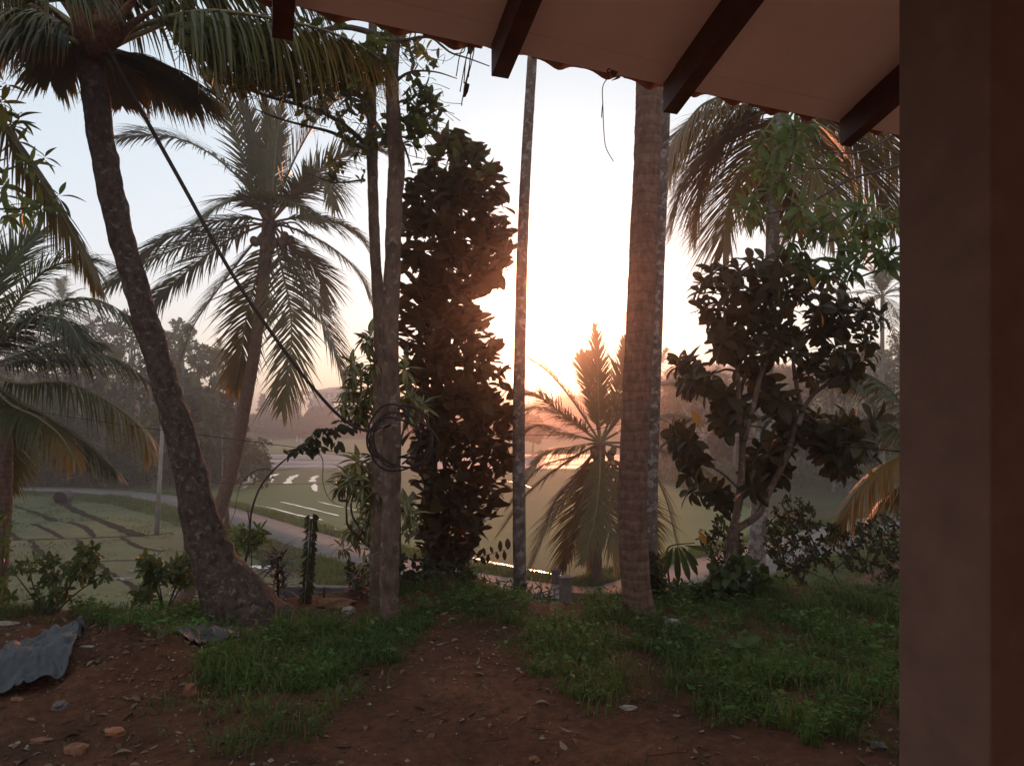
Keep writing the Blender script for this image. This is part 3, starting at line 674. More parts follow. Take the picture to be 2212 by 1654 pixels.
# brown fibrous sheaths round the crown
M_SHEATH = simple('palm_sheath', (.13, .058, .038), .6, 30, .9, .1, .9, .01)
for k, (u, v, du, dv, w_) in enumerate([(190, 122, -52, -190, .085), (222, 122, 60, -190, .085), (205, 125, 4, -220, .12), (182, 118, -120, -110, .05), (230, 112, 110, -95, .05), (200, 128, -25, -160, .09), (214, 128, 28, -160, .09), (196, 120, -85, -150, .05), (226, 118, 88, -150, .05)]):
    MB().tube(spline([P(u, v, 6.62 - .02 * k), P(u + du * .35, v + dv * .5, 6.5 - .03 * k), P(u + du, v + dv, 6.4 - .04 * k)], 10), [w_ * x for x in (.45, .8, 1, 1, .9, .78, .65, .55, .45, .38)], 12, True, .5, seed=k).build('leaf_sheath', M_SHEATH, p1)
F1 = dict(n=150, width=.029, rr=.030)
frond(p1, pxc([(225, 95), (330, 48), (450, 24), (610, 44), (740, 80), (840, 140)], 6.5, -.4), 1.0, droop=1.3, tipage=.85, hang=.75, start=.30, tipfrom=.62, baseage=.05, **F1)
frond(p1, pxc([(225, 110), (300, 75), (390, 45), (520, 50), (640, 85), (740, 120)], 6.6, .4), .95, droop=1.3, hang=.75, start=.34, tipage=.7, tipfrom=.8, **F1)
frond(p1, pxc([(222, 105), (280, 120), (350, 150), (400, 185), (448, 214)], 6.6, .9), .62, droop=.75, hang=.3, start=.1, fan=.6, baseage=.15, **F1)
frond(p1, pxc([(222, 110), (270, 130), (330, 175), (395, 212)], 6.7, 1.1), .55, droop=.6, hang=.3, start=.1, fan=.7, baseage=.1, **F1)
frond(p1, pxc([(222, 120), (240, 150), (250, 190), (262, 225)], 6.6, .8), .42, droop=.5, hang=.1, start=.1, baseage=.55, **F1)
frond(p1, pxc([(170, 85), (110, 40), (40, 22), (-60, 30)], 6.5, -.5), .75, droop=1.2, hang=.6, start=.12, baseage=.12, **F1)
frond(p1, pxc([(170, 95), (100, 60), (20, 60), (-60, 110)], 6.4, -.7), .8, droop=1.2, hang=.6, start=.12, baseage=.1, **F1)
frond(p1, pxc([(170, 105), (140, 100), (120, 130), (112, 165)], 6.5, .4), .5, droop=.7, hang=.2, start=.1, baseage=.2, **F1)
frond(p1, pxc([(215, 60), (300, -10), (440, -50), (600, -50), (720, -5)], 6.6, .6), .9, droop=1.2, hang=.6, **F1)
frond(p1, pxc([(200, 50), (180, -60), (140, -160), (70, -230)], 6.5, .5), .9, droop=.5, hang=.0, **F1)
frond(p1, pxc([(205, 50), (240, -60), (300, -160), (390, -230)], 6.5, .3), .9, droop=.5, hang=.0, **F1)
frond(p1, pxc([(170, 60), (80, 0), (-20, -20), (-120, 10)], 6.5, .5), .8, droop=1.1, hang=.5, **F1)
frond(p1, pxc([(205, 60), (150, -40), (60, -90), (-60, -90)], 6.3, -1.6), .9, droop=1.0, hang=.4, **F1)
for k in range(16):                                                   # little fern tufts on the bark
    t_ = random.uniform(.25, .8); C = spline([P(*p) for p in tp], 100); q = C[int(t_ * 99)]
    mbb = MB()
# 1b. palm outside the left edge whose long frond hangs into view
px_ = P(-330, 200, 6.6)
p1b = thing('coconut_palm', (px_.x, px_.y, hz(px_.x, px_.y)), 'coconut palm standing left of the frame with one long brownish frond in view', 'palm tree', 'coconut palms')
trunk(p1b, [Vector((px_.x + .3, px_.y, -.2)), Vector((px_.x + .1, px_.y, 2.2)), px_], [.2, .15, .13], M_BARKPALM, 14, 40, .09, .04)
for pts, Ld, ag in [([(-320, 200), (-180, 130), (-60, 190), (40, 320), (120, 440), (175, 540), (206, 606)], .62, .18), ([(-320, 200), (-250, 60), (-150, 0), (-60, 30)], .8, .1), ([(-320, 200), (-240, 350), (-150, 600)], .8, .1), ([(-330, 190), (-450, 60), (-600, 100)], .8, .1), ([(-330, 200), (-420, 400), (-470, 600)], .8, .1), ([(-330, 180), (-320, 0), (-300, -150)], .8, .1)]:
    frond(p1b, pxc(pts, 6.6, -.5 if Ld < .7 else .3), Ld, 140, M_FROND, .024, .9, .022, .5, ag, .9, hang=.55, start=.2, tipfrom=.7)
# 2. tall leaning palm on the slope, full crown with nuts
Y2 = 22.5; bx = P(385, 1330, Y2); z2 = hz(bx.x, Y2)
p2 = thing('coconut_palm', (bx.x, Y2, z2), 'tall curved coconut palm with a full round crown and a ring of nuts', 'palm tree', 'coconut palms')
trunk(p2, [Vector((bx.x - .3, Y2, z2 - .2))] + [P(u, v, Y2) for u, v in [(400, 1290), (438, 1190), (478, 1090), (510, 975), (530, 870), (548, 770), (561, 670), (571, 580), (582, 480)]], [pr(x, Y2) / 2 for x in (36, 32, 30, 29, 27, 26, 25, 25, 26, 30)], M_BARKPALM2, 14, 70, .14, .05)
F2 = dict(n=104, width=.058, rr=.045)
cr2 = (585, 480)
fr2 = [([cr2, (538, 409), (450, 330), (350, 292), (246, 300)], .85, .75, .1, 0, .3), ([cr2, (520, 470), (430, 490), (350, 520), (300, 558)], .8, .75, .3, 0, -.5),
       ([cr2, (490, 520), (400, 590), (345, 640), (334, 672)], .85, .7, .25, .1, .8), ([cr2, (520, 560), (460, 640), (415, 710), (388, 790)], 1.0, .55, .1, .55, -1.5),
       ([cr2, (545, 400), (510, 290), (470, 200), (438, 158)], 1.05, .3, -.1, 0, .5), ([cr2, (560, 380), (545, 300), (520, 210)], .95, .2, -.2, 0, .9), ([cr2, (592, 380), (600, 290), (607, 215)], .7, .15, -.3, .1, 0),
       ([cr2, (575, 370), (580, 280), (572, 215)], .7, .15, -.3, .1, .4), ([cr2, (620, 380), (665, 290), (710, 230), (775, 195)], .95, .35, 0, 0, .6), ([cr2, (650, 410), (715, 350), (780, 315), (830, 330)], .85, .6, .1, 0, -.4),
       ([cr2, (625, 425), (680, 385), (708, 390), (722, 450)], .8, .7, .3, .1, -2.2), ([cr2, (650, 470), (720, 478), (770, 505), (806, 560)], .85, .75, .3, 0, .3), ([cr2, (650, 500), (715, 535), (770, 585), (800, 648)], .8, .7, .35, 0, -.4),
       ([cr2, (625, 560), (672, 640), (715, 730), (742, 820)], .95, .55, .15, .3, -.8), ([cr2, (608, 580), (628, 680), (625, 790), (608, 885)], .9, .45, .1, .4, -1.4), ([cr2, (560, 580), (535, 670), (520, 760), (505, 840)], .85, .45, .1, .45, .6),
       ([cr2, (500, 495), (400, 530), (290, 575), (232, 622)], .8, .7, .3, 0, 1.2), ([cr2, (530, 430), (480, 440), (440, 470)], .8, .6, .3, .1, -1.8), ([cr2, (590, 430), (640, 440), (690, 480)], .7, .6, .3, .1, -2.0), ([cr2, (640, 540), (690, 590), (700, 660)], .8, .5, .2, .2, 1.6)]
for pts, ll, dr, hg, ag, dY in fr2: frond(p2, pxc(pts, Y2, dY), ll * (1.8 if hg >= 0 else .85), droop=dr * .68, hang=hg * .55, tipage=ag * 1.4, tipfrom=.75, baseage=.05, **F2)
M_NUT = simple('coconut_husk', (.13, .075, .04), .3, 6, .7)
def nuts(parent, c, Y, n, rad_px, size):
    for k in range(n):
        a_ = k * 2.4; rr_ = rad_px * (.35 + .65 * random.random()); q = P(c[0] + math.cos(a_) * rr_, c[1] + abs(math.sin(a_)) * rr_ * .6 - 5, Y - .35 + .5 * random.random())
        bm = MB(); th = np.linspace(0, math.pi, 8); bm.tube([q + Vector((0, 0, -size * math.cos(t_) * 1.15)) for t_ in th], [size * math.sin(t_) + .004 for t_ in th], 10, False); bm.build('coconut', M_NUT, parent)
nuts(p2, (590, 515), Y2, 16, 48, .13)
for k in range(7):
    a_ = random.uniform(-1, 1); MB().tube(spline([P(585, 495, Y2), P(585 + a_ * 50, 480, Y2 - .3), P(585 + a_ * 85, 500 + random.uniform(0, 40), Y2 - .3)], 8), .03, 5).build('flower_stalk', M_TWIG, parent=p2)
for k in range(6):
    a_ = random.uniform(-1, 1); MB().tube([P(580, 480, Y2), P(580 + a_ * 18, 455, Y2), P(580 + a_ * 34, 425, Y2)], [.13, .09, .03], 7, True, .3).build('leaf_sheath', M_SHEATH, p2)
# 3. palm below the slope in front of the low sun
Y3 = 24.5; bx = P(1289, 1300, Y3); z3 = hz(bx.x, Y3)
p3 = thing('coconut_palm', (bx.x, Y3, z3), 'short coconut palm backlit by the sun beside the thick trunk', 'palm tree', 'coconut palms')
trunk(p3, [Vector((bx.x, Y3, z3 - .2)), P(1290, 1200, Y3), P(1293, 1080, Y3), P(1296, 955, Y3)], [pr(x, Y3) / 2 for x in (24, 19, 18, 24)], M_BARKPALM2, 12, 40, .14, .05)
cr3 = (1296, 955)
fr3 = [([cr3, (1292, 880), (1290, 800), (1285, 705)], 1.0, .15, -.35, 0, .4), ([cr3, (1280, 870), (1262, 800), (1262, 765)], .9, .2, -.3, 0, 1.6), ([cr3, (1240, 870), (1185, 805), (1138, 772)], .8, .5, .05, 0, .4), ([cr3, (1228, 905), (1170, 862), (1130, 852)], .9, .7, .1, 0, -1.2), ([cr3, (1225, 935), (1170, 918), (1118, 940)], .85, .7, .3, 0, .6),
       ([cr3, (1235, 965), (1180, 975), (1130, 1025)], .85, .7, .35, 0, -.8), ([cr3, (1220, 1000), (1145, 1060), (1078, 1150)], .9, .6, .25, .7, .8), ([cr3, (1240, 1045), (1185, 1130), (1145, 1225)], .9, .5, .15, .2, -.5), ([cr3, (1262, 1060), (1235, 1150), (1215, 1230)], .85, .5, .1, .25, .7), ([cr3, (1294, 1040), (1282, 1130), (1255, 1215)], .55, .35, 0, .15, -2.2),
       ([cr3, (1305, 1050), (1320, 1140), (1345, 1210)], .9, .4, .1, .5, -1.2), ([cr3, (1340, 1040), (1385, 1120), (1415, 1210)], .9, .5, .2, .2, .5), ([cr3, (1345, 880), (1385, 800), (1430, 775)], .9, .4, -.1, 0, 0), ([cr3, (1370, 915), (1440, 895), (1515, 908)], .85, .8, .3, .6, .3), ([cr3, (1330, 870), (1348, 790), (1352, 735)], .9, .2, -.3, 0, .8),
       ([cr3, (1390, 960), (1490, 995), (1585, 1065)], .8, .65, .35, .8, .4), ([cr3, (1385, 985), (1435, 1070), (1462, 1180)], .85, .55, .25, .2, -.3), ([cr3, (1375, 860), (1440, 830), (1480, 850)], .85, .6, .1, 0, 1.2), ([cr3, (1250, 1020), (1200, 1080), (1165, 1180)], .75, .5, .1, .4, .2), ([cr3, (1240, 985), (1165, 1010), (1100, 1090)], .8, .6, .3, .3, 1.0), ([cr3, (1215, 895), (1150, 880), (1095, 920)], .75, .7, .3, 0, 1.4), ([cr3, (1270, 1050), (1262, 1140), (1280, 1230)], .55, .4, .1, .6, 1.2)]
for pts, ll, dr, hg, ag, dY in fr3: frond(p3, pxc(pts, Y3, dY), ll * (1.7 if hg >= 0 else .95), n=96, width=.052, rr=.05, droop=dr * .75, hang=hg * .6, tipage=ag * 1.3, tipfrom=.7, baseage=.18)
nuts(p3, (1296, 975), Y3, 9, 40, .11)
# 4. right hand palm behind the broad leaved tree
Y4 = 13.5; bx = P(1632, 1310, Y4); z4 = hz(bx.x, Y4)
p4 = thing('coconut_palm', (bx.x, Y4, z4), 'tall coconut palm with pale mottled trunk and brownish fronds at the right', 'palm tree', 'coconut palms')
trunk(p4, [Vector((bx.x, Y4, z4 - .2))] + [P(u, v, Y4) for u, v in [(1634, 1250), (1638, 1130), (1645, 1000), (1652, 860), (1660, 700), (1667, 560), (1670, 430), (1680, 300), (1690, 225)]], [pr(x, Y4) / 2 for x in (42, 38, 36, 34, 32, 30, 29, 28, 28, 32)], M_PALETRUNK, 16, 90, .12, .03)
cr4 = (1690, 232)
fr4 = [([cr4, (1600, 205), (1520, 225), (1470, 290), (1448, 360)], .95, .9, .6, .7, -.8), ([cr4, (1610, 260), (1530, 320), (1475, 400), (1455, 480)], .95, .7, .35, .1, .6), ([cr4, (1640, 300), (1590, 390), (1568, 470), (1562, 545)], .95, .45, .1, .15, -.8), ([cr4, (1620, 250), (1550, 310), (1510, 400), (1500, 505)], .9, .6, .3, .2, 1.4),
       ([cr4, (1600, 230), (1520, 250), (1460, 310), (1430, 400)], .9, .7, .5, .1, 1.5), ([cr4, (1760, 250), (1840, 310), (1895, 390), (1930, 490)], .95, .6, .4, .1, .5), ([cr4, (1730, 300), (1775, 400), (1800, 520)], .9, .5, .2, .2, -1), ([cr4, (1790, 240), (1890, 280), (1960, 380)], .9, .7, .5, .1, 1.2), ([cr4, (1700, 330), (1715, 420), (1720, 500)], .85, .45, .1, .3, 1.4),
       ([cr4, (1650, 290), (1630, 380), (1635, 470)], .85, .45, .1, .3, 1.6), ([cr4, (1640, 170), (1560, 130), (1480, 160)], .9, .6, .2, 0, .5), ([cr4, (1740, 170), (1820, 130), (1900, 170)], .9, .6, .2, 0, .5), ([cr4, (1690, 150), (1700, 60), (1710, -20)], .9, .2, -.2, 0, .4), ([cr4, (1750, 260), (1820, 340), (1850, 450), (1860, 520)], .9, .6, .4, .5, -.5)]
for pts, ll, dr, hg, ag, dY in fr4: frond(p4, pxc(pts, Y4, dY), ll * 1.65, n=125, width=.033, rr=.038, droop=dr * .8, hang=hg, tipage=ag, tipfrom=.6, baseage=.34)
# 5. young palm at the left edge
Y5 = 13.0; c5 = (-45, 800); bx = P(-30, 1100, Y5); z5 = hz(bx.x, Y5)
p5 = thing('coconut_palm', (bx.x, Y5, z5), 'young coconut palm at the left edge with green arching fronds that end in orange leaflets', 'palm tree', 'coconut palms')
trunk(p5, [Vector((bx.x, Y5, z5 - .1)), P(5, 1010, Y5), P(-15, 900, Y5), P(*c5, Y5)], [.2, .17, .15, .16], M_BARKPALM2, 14, 40, .12, .04)
fr5 = [([c5, (20, 680), (90, 590), (180, 560), (215, 590)], .75, .55, .15, 0, .5), ([c5, (-20, 650), (20, 570), (85, 505)], .75, .35, -.1, 0, 1), ([c5, (30, 710), (110, 660), (200, 645), (295, 690)], .75, .8, .35, 0, -.3), ([c5, (10, 735), (80, 690), (140, 690), (175, 740)], .75, .7, .35, 0, -1.2),
       ([c5, (60, 775), (160, 765), (250, 775), (330, 830)], .72, .85, .4, .25, .4), ([c5, (40, 828), (140, 826), (240, 870), (305, 925), (322, 965)], .72, .9, .55, .95, -.7), ([c5, (30, 860), (110, 905), (190, 960), (250, 1015)], .7, .8, .45, .1, -.4), ([c5, (20, 870), (80, 900), (130, 940), (160, 990)], .7, .8, .5, .95, -1.2),
       ([c5, (-100, 680), (-200, 640), (-300, 700)], .8, .6, .2, 0, 0), ([c5, (-120, 820), (-240, 860), (-330, 960)], .8, .6, .3, .1, 0), ([c5, (-60, 640), (-90, 540), (-130, 470)], .8, .3, -.1, 0, 0), ([c5, (-20, 880), (10, 960), (20, 1050)], .7, .6, .2, .2, .8), ([c5, (60, 760), (150, 730), (220, 740)], .7, .8, .35, 0, 1.5)]
for pts, ll, dr, hg, ag, dY in fr5: frond(p5, pxc(pts, Y5, dY), ll * 1.35, n=110, width=.034, rr=.034, droop=dr, hang=hg, tipage=ag * 1.1, tipfrom=.62)
# 6. palm behind the pillar: only its low brown fronds show
Y6 = 10.5; c6 = (2010, 985); bx = P(2020, 1100, Y6); z6 = hz(bx.x, Y6)
p6 = thing('coconut_palm', (bx.x, Y6, z6), 'low palm mostly behind the pillar with rusty drooping fronds at the right edge', 'palm tree', 'coconut palms')
trunk(p6, [Vector((bx.x, Y6, z6 - .1)), P(2015, 1080, Y6), P(*c6, Y6)], [.16, .13, .13], M_BARKPALM2, 12, 30, .12, .04)
for pts, ll, ag, dY in [([c6, (1930, 990), (1850, 1060), (1795, 1150)], .6, .9, -.4), ([c6, (1960, 1040), (1900, 1080), (1880, 1150)], .6, .9, .3), ([c6, (1940, 930), (1880, 900), (1830, 930)], .6, .1, .6), ([c6, (1930, 850), (1850, 800), (1790, 800)], .6, .1, 1.2), ([c6, (2080, 900), (2160, 900), (2220, 1000)], .6, .2, 0), ([c6, (2010, 880), (2030, 790), (2060, 720)], .6, 0, .4)]:
    frond(p6, pxc(pts, Y6, dY), ll * 1.2, 100, M_FROND, .034, .9, .025, .3, ag * .75, hang=.6)
# dry fallen frond lodged in the shrubs at the right
dfp = thing('dry_palm_frond', P(1745, 1275, 10.2), 'dry brown palm frond lodged in the dark shrubs near the pillar', 'palm frond')
frond(dfp, [P(1700, 1225, 10.3), P(1745, 1262, 10.2), P(1785, 1315, 10.0), P(1815, 1370, 9.9)], .55, 60, M_FROND_DRY, .03, 1.2, .018, 0, .4, hang=1.2, start=.05)
# thick ringed trunk and the two slender areca trunks
Y7 = 7.15; b7 = base_at(1380, Y7)
p7 = thing('coconut_palm', b7, 'thick straight coconut trunk with close rings, right of the setting sun', 'palm tree', 'coconut palms')
trunk(p7, [Vector((b7.x, Y7, b7.z - .15))] + [P(u, v, Y7) for u, v in [(1380, 1325), (1373, 1260), (1366, 1100), (1372, 900), (1382, 700), (1390, 500), (1398, 330), (1401, 160), (1404, -40), (1408, -260)]], [pr(x, Y7) / 2 for x in (88, 74, 63, 62, 61, 60, 58, 57, 56, 54, 50)], M_BARKPALM2, 24, 150, .065, .026, wob=.10)
c7 = P(1408, -270, Y7)
def up_crown(root, c, n, L_, ll, wd, nl, seed):
    rs = random.Random(seed)
    for k in range(n):
        az = k * 2.4 + rs.uniform(-.2, .2); el = R(75 - 80 * k / n); d = Vector((math.cos(az) * math.cos(el), math.sin(az) * math.cos(el), math.sin(el)))
        frond(root, [c + d * L_ * s_ + Vector((0, 0, -1)) * L_ * .3 * s_ * s_ for s_ in (0, .35, .7, 1)], ll, nl, M_FROND, wd, .5, .03, 0, .05)
up_crown(p7, c7, 10, 3.2, .8, .04, 34, 4)
def areca(u0, pts, wpx, Y_, label, mat=M_ARECA):
    b_ = base_at(u0, Y_); r = thing('areca_palm', b_, label, 'palm tree', 'areca palms')
    trunk(r, [Vector((b_.x, Y_, b_.z - .15))] + [P(u, v, Y_) for u, v in pts], [pr(x, Y_) / 2 for x in wpx], mat, 16, 90, .16, .02, wob=.06)
    up_crown(r, P(*pts[-1], Y_), 7, 1.7, .5, .05, 16, int(u0)); return r
areca(1122, [(1122, 1290), (1121, 1100), (1120, 900), (1125, 650), (1129, 500), (1137, 330), (1147, 160), (1156, 0), (1170, -330)], (32, 29, 28, 27, 25, 24, 23, 22, 21, 19, 17), 8.9, 'slender straight areca palm trunk with pale lichen standing left of the sun')
areca(1405, [(1404, 1290), (1404, 1100), (1410, 900), (1418, 700), (1426, 500), (1433, 330), (1438, 200), (1444, 40), (1455, -300)], (34, 34, 33, 30, 27, 24, 23, 22, 21, 20, 17), 7.9, 'slender areca palm trunk pressed close behind the thick ringed trunk')
# ================================================================ NEAR TREES
def branch(root, pts, r0, r1, name='branch', mat=None, n=16, sides=7):
    C = spline(pts, n); return MB().tube(C, np.linspace(r0, r1, n), sides, True, .2, 0, int(r0 * 1e4)).build(name, mat or M_TWIG, root)
def croton_mat():
    return leafmat('croton_leaf', (.042, .048, .02), (.30, .27, .09), .25, .38, .4)
M_CROTON = croton_mat()
# twin slender trees carrying small leaves across the top of the view
YA = 6.85; bA = base_at(840, YA)
tA = thing('slender_tree', bA, 'slender mottled tree trunk left of centre with a coil of black hose tied to it', 'tree')
trunk(tA, [Vector((bA.x, YA, bA.z - .1))] + [P(u, v, YA) for u, v in [(840, 1335), (842, 1200), (846, 1050), (845, 900), (842, 720), (848, 560), (852, 430), (856, 350), (850, 260), (846, 150), (855, 50), (862, -90), (880, -300)]], [pr(x, YA) / 2 for x in (44, 42, 40, 39, 38, 37, 35, 34, 36, 31, 29, 27, 24, 16)], M_SLIM, 18, 120, .3, .06, wob=.16)
YB = 7.5; bB = base_at(812, YB)
tB = thing('slender_tree', bB, 'thinner tree trunk standing close to the left of the hose tree', 'tree')
trunk(tB, [Vector((bB.x, YB, bB.z - .1))] + [P(u, v, YB) for u, v in [(812, 1290), (814, 1100), (818, 900), (820, 720), (811, 560), (805, 420), (804, 330), (802, 200), (805, 60), (808, -100), (810, -280)]], [pr(x, YB) / 2 for x in (30, 29, 27, 26, 26, 24, 22, 24, 20, 19, 17, 12)], M_SLIM, 14, 100, .3, .06, wob=.16)
def zc(f, pts, Y_, dY=0.0): return [P(*f(*p), Y_ + dY * i / max(1, len(pts) - 1)) for i, p in enumerate(pts)]
for root, f, pts, Y_, dY, r0 in [(tB, Z1, [(2030, 800), (1900, 690), (1750, 610), (1500, 540), (1350, 480), (1200, 380), (1090, 300)], 7.45, -.8, .028), (tB, Z1, [(2020, 830), (1850, 740), (1700, 700), (1550, 660), (1400, 600)], 7.45, -.4, .022), (tB, Z1, [(2000, 1000), (1850, 1010), (1700, 960)], 7.45, .2, .012),
        (tA, Z2, [(500, 520), (560, 478), (640, 460), (760, 470), (885, 510)], 6.85, -.2, .016), (tA, Z2, [(370, 270), (520, 265), (700, 240), (790, 300), (850, 345), (960, 380), (1095, 430)], 6.85, -.4, .018), (tA, Z2, [(520, 900), (560, 990), (600, 1120)], 6.85, .5, .018),
        (tA, Z1, [(2120, 200), (1900, 150), (1700, 200), (1500, 260), (1300, 250), (1150, 200)], 6.85, -.6, .03), (tA, Z1, [(2120, 420), (1950, 380), (1800, 420), (1600, 400), (1450, 330)], 6.85, -.4, .022), (tB, Z1, [(2040, 560), (1900, 480), (1750, 520), (1600, 460)], 7.45, -.3, .02), (tA, Z2, [(500, 760), (600, 820), (720, 790)], 6.85, -.2, .01)]:
    branch(root, zc(f, pts, Y_, dY), r0, r0 * .25, n=20)
def small_cloud(root, spec, seed, leaf=(.08, .135), singles=150):
    Lv = Leaves(); tw = MB()
    for poly, n, Y0, Y1 in spec:
        for c in scatter_poly(poly, n, Y0, Y1):
            ax = Vector((random.uniform(-1, 1), random.uniform(-.6, .6), random.uniform(-.35, 1)))
            rosette(Lv, c, ax, random.randint(4, 7), random.uniform(*leaf), 1.0, 0.0 if random.random() > .06 else .8, droop=.3)
            ax.normalize(); e = Vector(c) - ax * random.uniform(.10, .22); e2 = e + Vector((random.uniform(-.1, .2), random.uniform(-.1, .1), random.uniform(-.12, .05)))
            tw.tube(spline([e2, e, Vector(c)], 5), [.004, .0035, .003, .0025, .002], 3, False)
    Lv.build(root, LT_OVAL, M_SMALL, singles)
    o = tw.build('twigs', M_TWIG, root); o['kind'] = 'stuff'
small_cloud(tA, [([(370, 60), (470, 55), (600, 110), (800, 90), (835, 60), (840, 150), (800, 190), (640, 175), (520, 200), (440, 165)], 190, 6.0, 7.0), ([(340, 0), (420, 10), (430, 60), (360, 70)], 9, 6.2, 6.8), ([(870, 60), (935, 90), (945, 130), (890, 175), (870, 120)], 12, 6.6, 7.0),
                 ([(875, 190), (925, 180), (950, 215), (945, 260), (900, 320), (872, 290)], 44, 6.6, 7.0), ([(560, 0), (700, 30), (800, 60), (700, 70), (600, 60)], 10, 6.2, 7.0)], 1)
small_cloud(tB, [([(430, 110), (640, 150), (800, 110), (805, 190), (690, 215), (540, 195)], 90, 6.6, 7.6), ([(610, 215), (800, 200), (800, 330), (760, 320), (690, 270), (600, 250)], 42, 7.0, 7.6), ([(730, 290), (850, 280), (850, 340), (740, 345)], 9, 7.2, 7.6), ([(660, 330), (790, 350), (800, 400), (700, 385)], 9, 7.2, 7.6), ([(795, 270), (850, 240), (850, 320), (800, 330)], 6, 7.0, 7.4)], 2)
# dense round-leaved tree in the centre
YC = 8.7; bC = base_at(938, YC)
tC = thing('fig_tree', bC, 'dense tall column of dark oval leaves beside the setting sun', 'tree')
outline = {290: (955, 1012), 320: (925, 1045), 350: (900, 1075), 400: (872, 1096), 450: (862, 1104), 500: (862, 1112), 550: (862, 1108), 590: (862, 1088), 625: (860, 1062), 655: (862, 1030), 690: (862, 1045), 730: (862, 1072), 790: (862, 1095), 850: (862, 1108), 920: (872, 1112), 1000: (880, 1108), 1060: (885, 1098), 1110: (890, 1082), 1160: (895, 1045), 1200: (905, 1015), 1255: (915, 985)}
ks = sorted(outline)
LvC = Leaves()
cnt = 0
while cnt < 3100:
    v = random.uniform(285, 1240); l_ = np.interp(v, ks, [outline[k][0] for k in ks]); r_ = np.interp(v, ks, [outline[k][1] for k in ks])
    if random.random() > (r_ - l_) / 250: continue
    if v > 960 and random.random() < .2: continue
    mid, half = (l_ + r_) / 2, (r_ - l_) / 2; a_ = random.random() * 2 * math.pi; q_ = math.sqrt(random.random()) * .97
    u = mid + half * q_ * math.cos(a_); yy = YC + .45 + pr(half, YC) * q_ * math.sin(a_) * 1.1
    p = P(u, v, yy); out = np.array([math.cos(a_) * q_, math.sin(a_) * q_, .35 + RNG.normal(0, .35)]) + RNG.normal(0, .45, 3)
    nrm = np.array([0, 0, 1]) + RNG.normal(0, .6, 3)
    p_ = np.array(p) - out / np.linalg.norm(out) * .09
    LvC.add(p_, out, nrm, random.choice([.11, .15, .18, .21, .24, .27]) * random.uniform(.85, 1.1), 0.0 if v > 380 or random.random() > .5 else .7); cnt += 1
LvC.build(tC, LT_ROUND, M_DENSE, 295)
trunk(tC, [Vector((bC.x, YC + .3, bC.z - .1)), P(935, 1200, YC + .5), P(930, 1000, YC + .6), P(945, 800, YC + .6), P(955, 560, YC + .6), P(975, 380, YC + .6)], [pr(x, YC) / 2 for x in (50, 36, 32, 28, 22, 10)], M_SLIM, 14, 60, .3, .05)
for k in range(30):
    v = random.uniform(330, 1180); l_ = np.interp(v, ks, [outline[k_][0] for k_ in ks]); r_ = np.interp(v, ks, [outline[k_][1] for k_ in ks]); e = random.choice([l_ + 12, r_ - 8])
    a_ = P(np.interp(v, [400, 1200], [958, 935]), v + 70, YC + .6); c = P(e, v, YC + random.uniform(.1, 1.1)); branch(tC, [a_, (a_ + c) / 2 + Vector((0, 0, .05)), c], .018, .005, n=8, sides=5)
LvT = Leaves()
branch(tC, [P(1000, 1212, 8.6), P(1045, 1200, 8.5), P(1095, 1185, 8.4)], .008, .003)
for k in range(12):
    t_ = k / 11; c = P(1005 + 92 * t_, 1210 - 24 * t_, 8.6 - .2 * t_); LvT.add(c, (random.uniform(-.3, .8), 0, 1 if k % 2 else -.8), (0, -1, .4), random.uniform(.07, .13))
LvT.build(tC, LT_OVAL, M_DENSE, 0, mass='side_leaves')
# broad-leaved tree at the right
YR = 8.4; bR = base_at(1588, 8.25)
tR = thing('broad_leaved_tree', bR, 'tree with rosettes of big dark obovate leaves in front of the right hand palm', 'tree')
cl = [(470, 260), (430, 330), (540, 400), (350, 390), (380, 560), (560, 320), (740, 250), (800, 360), (900, 300), (960, 240), (1080, 260), (1200, 260), (1300, 350), (1150, 350), (600, 450), (700, 480), (850, 480), (1000, 450), (1150, 450), (1250, 520), (1400, 550), (1470, 530), (500, 600), (430, 650), (650, 620), (560, 730), (430, 800), (480, 900), (600, 850), (700, 780), (780, 700), (880, 720), (950, 600), (1050, 770), (1150, 650), (1300, 650), (1400, 620), (1620, 610), (1660, 660), (1560, 720), (1450, 750), (1600, 850), (1300, 850), (1200, 800), (1000, 880), (850, 880), (700, 950), (620, 940), (1100, 950), (1250, 950), (1400, 950), (1520, 970), (1180, 1090), (1330, 1090), (1500, 1080), (720, 1070), (170, 950), (150, 1030), (250, 1080), (370, 1150), (200, 1160), (300, 1180), (470, 1280), (560, 1330), (600, 1400), (430, 1400), (520, 1480), (850, 1230), (900, 1320), (1000, 1300), (150, 1560), (200, 1620), (1200, 1450), (1350, 1480), (1450, 1520), (1250, 1600), (1400, 1600), (1650, 1480), (870, 1550), (1000, 1500), (1550, 1620), (1100, 1560)]
cl2 = [(180, 270), (130, 250), (230, 350), (200, 450), (250, 560), (350, 600), (420, 640), (700, 350), (700, 450), (760, 300), (800, 450), (650, 530), (720, 500), (1100, 150), (1200, 250), (1300, 150), (1400, 250), (1200, 380), (1300, 400), (1450, 330), (1150, 300), (1250, 300), (1080, 230), (1350, 330)]
LvR = Leaves(); centres = [Z10(*p) for p in cl] + [Z11(*p) for p in cl2]; CEN = (1690, 830)
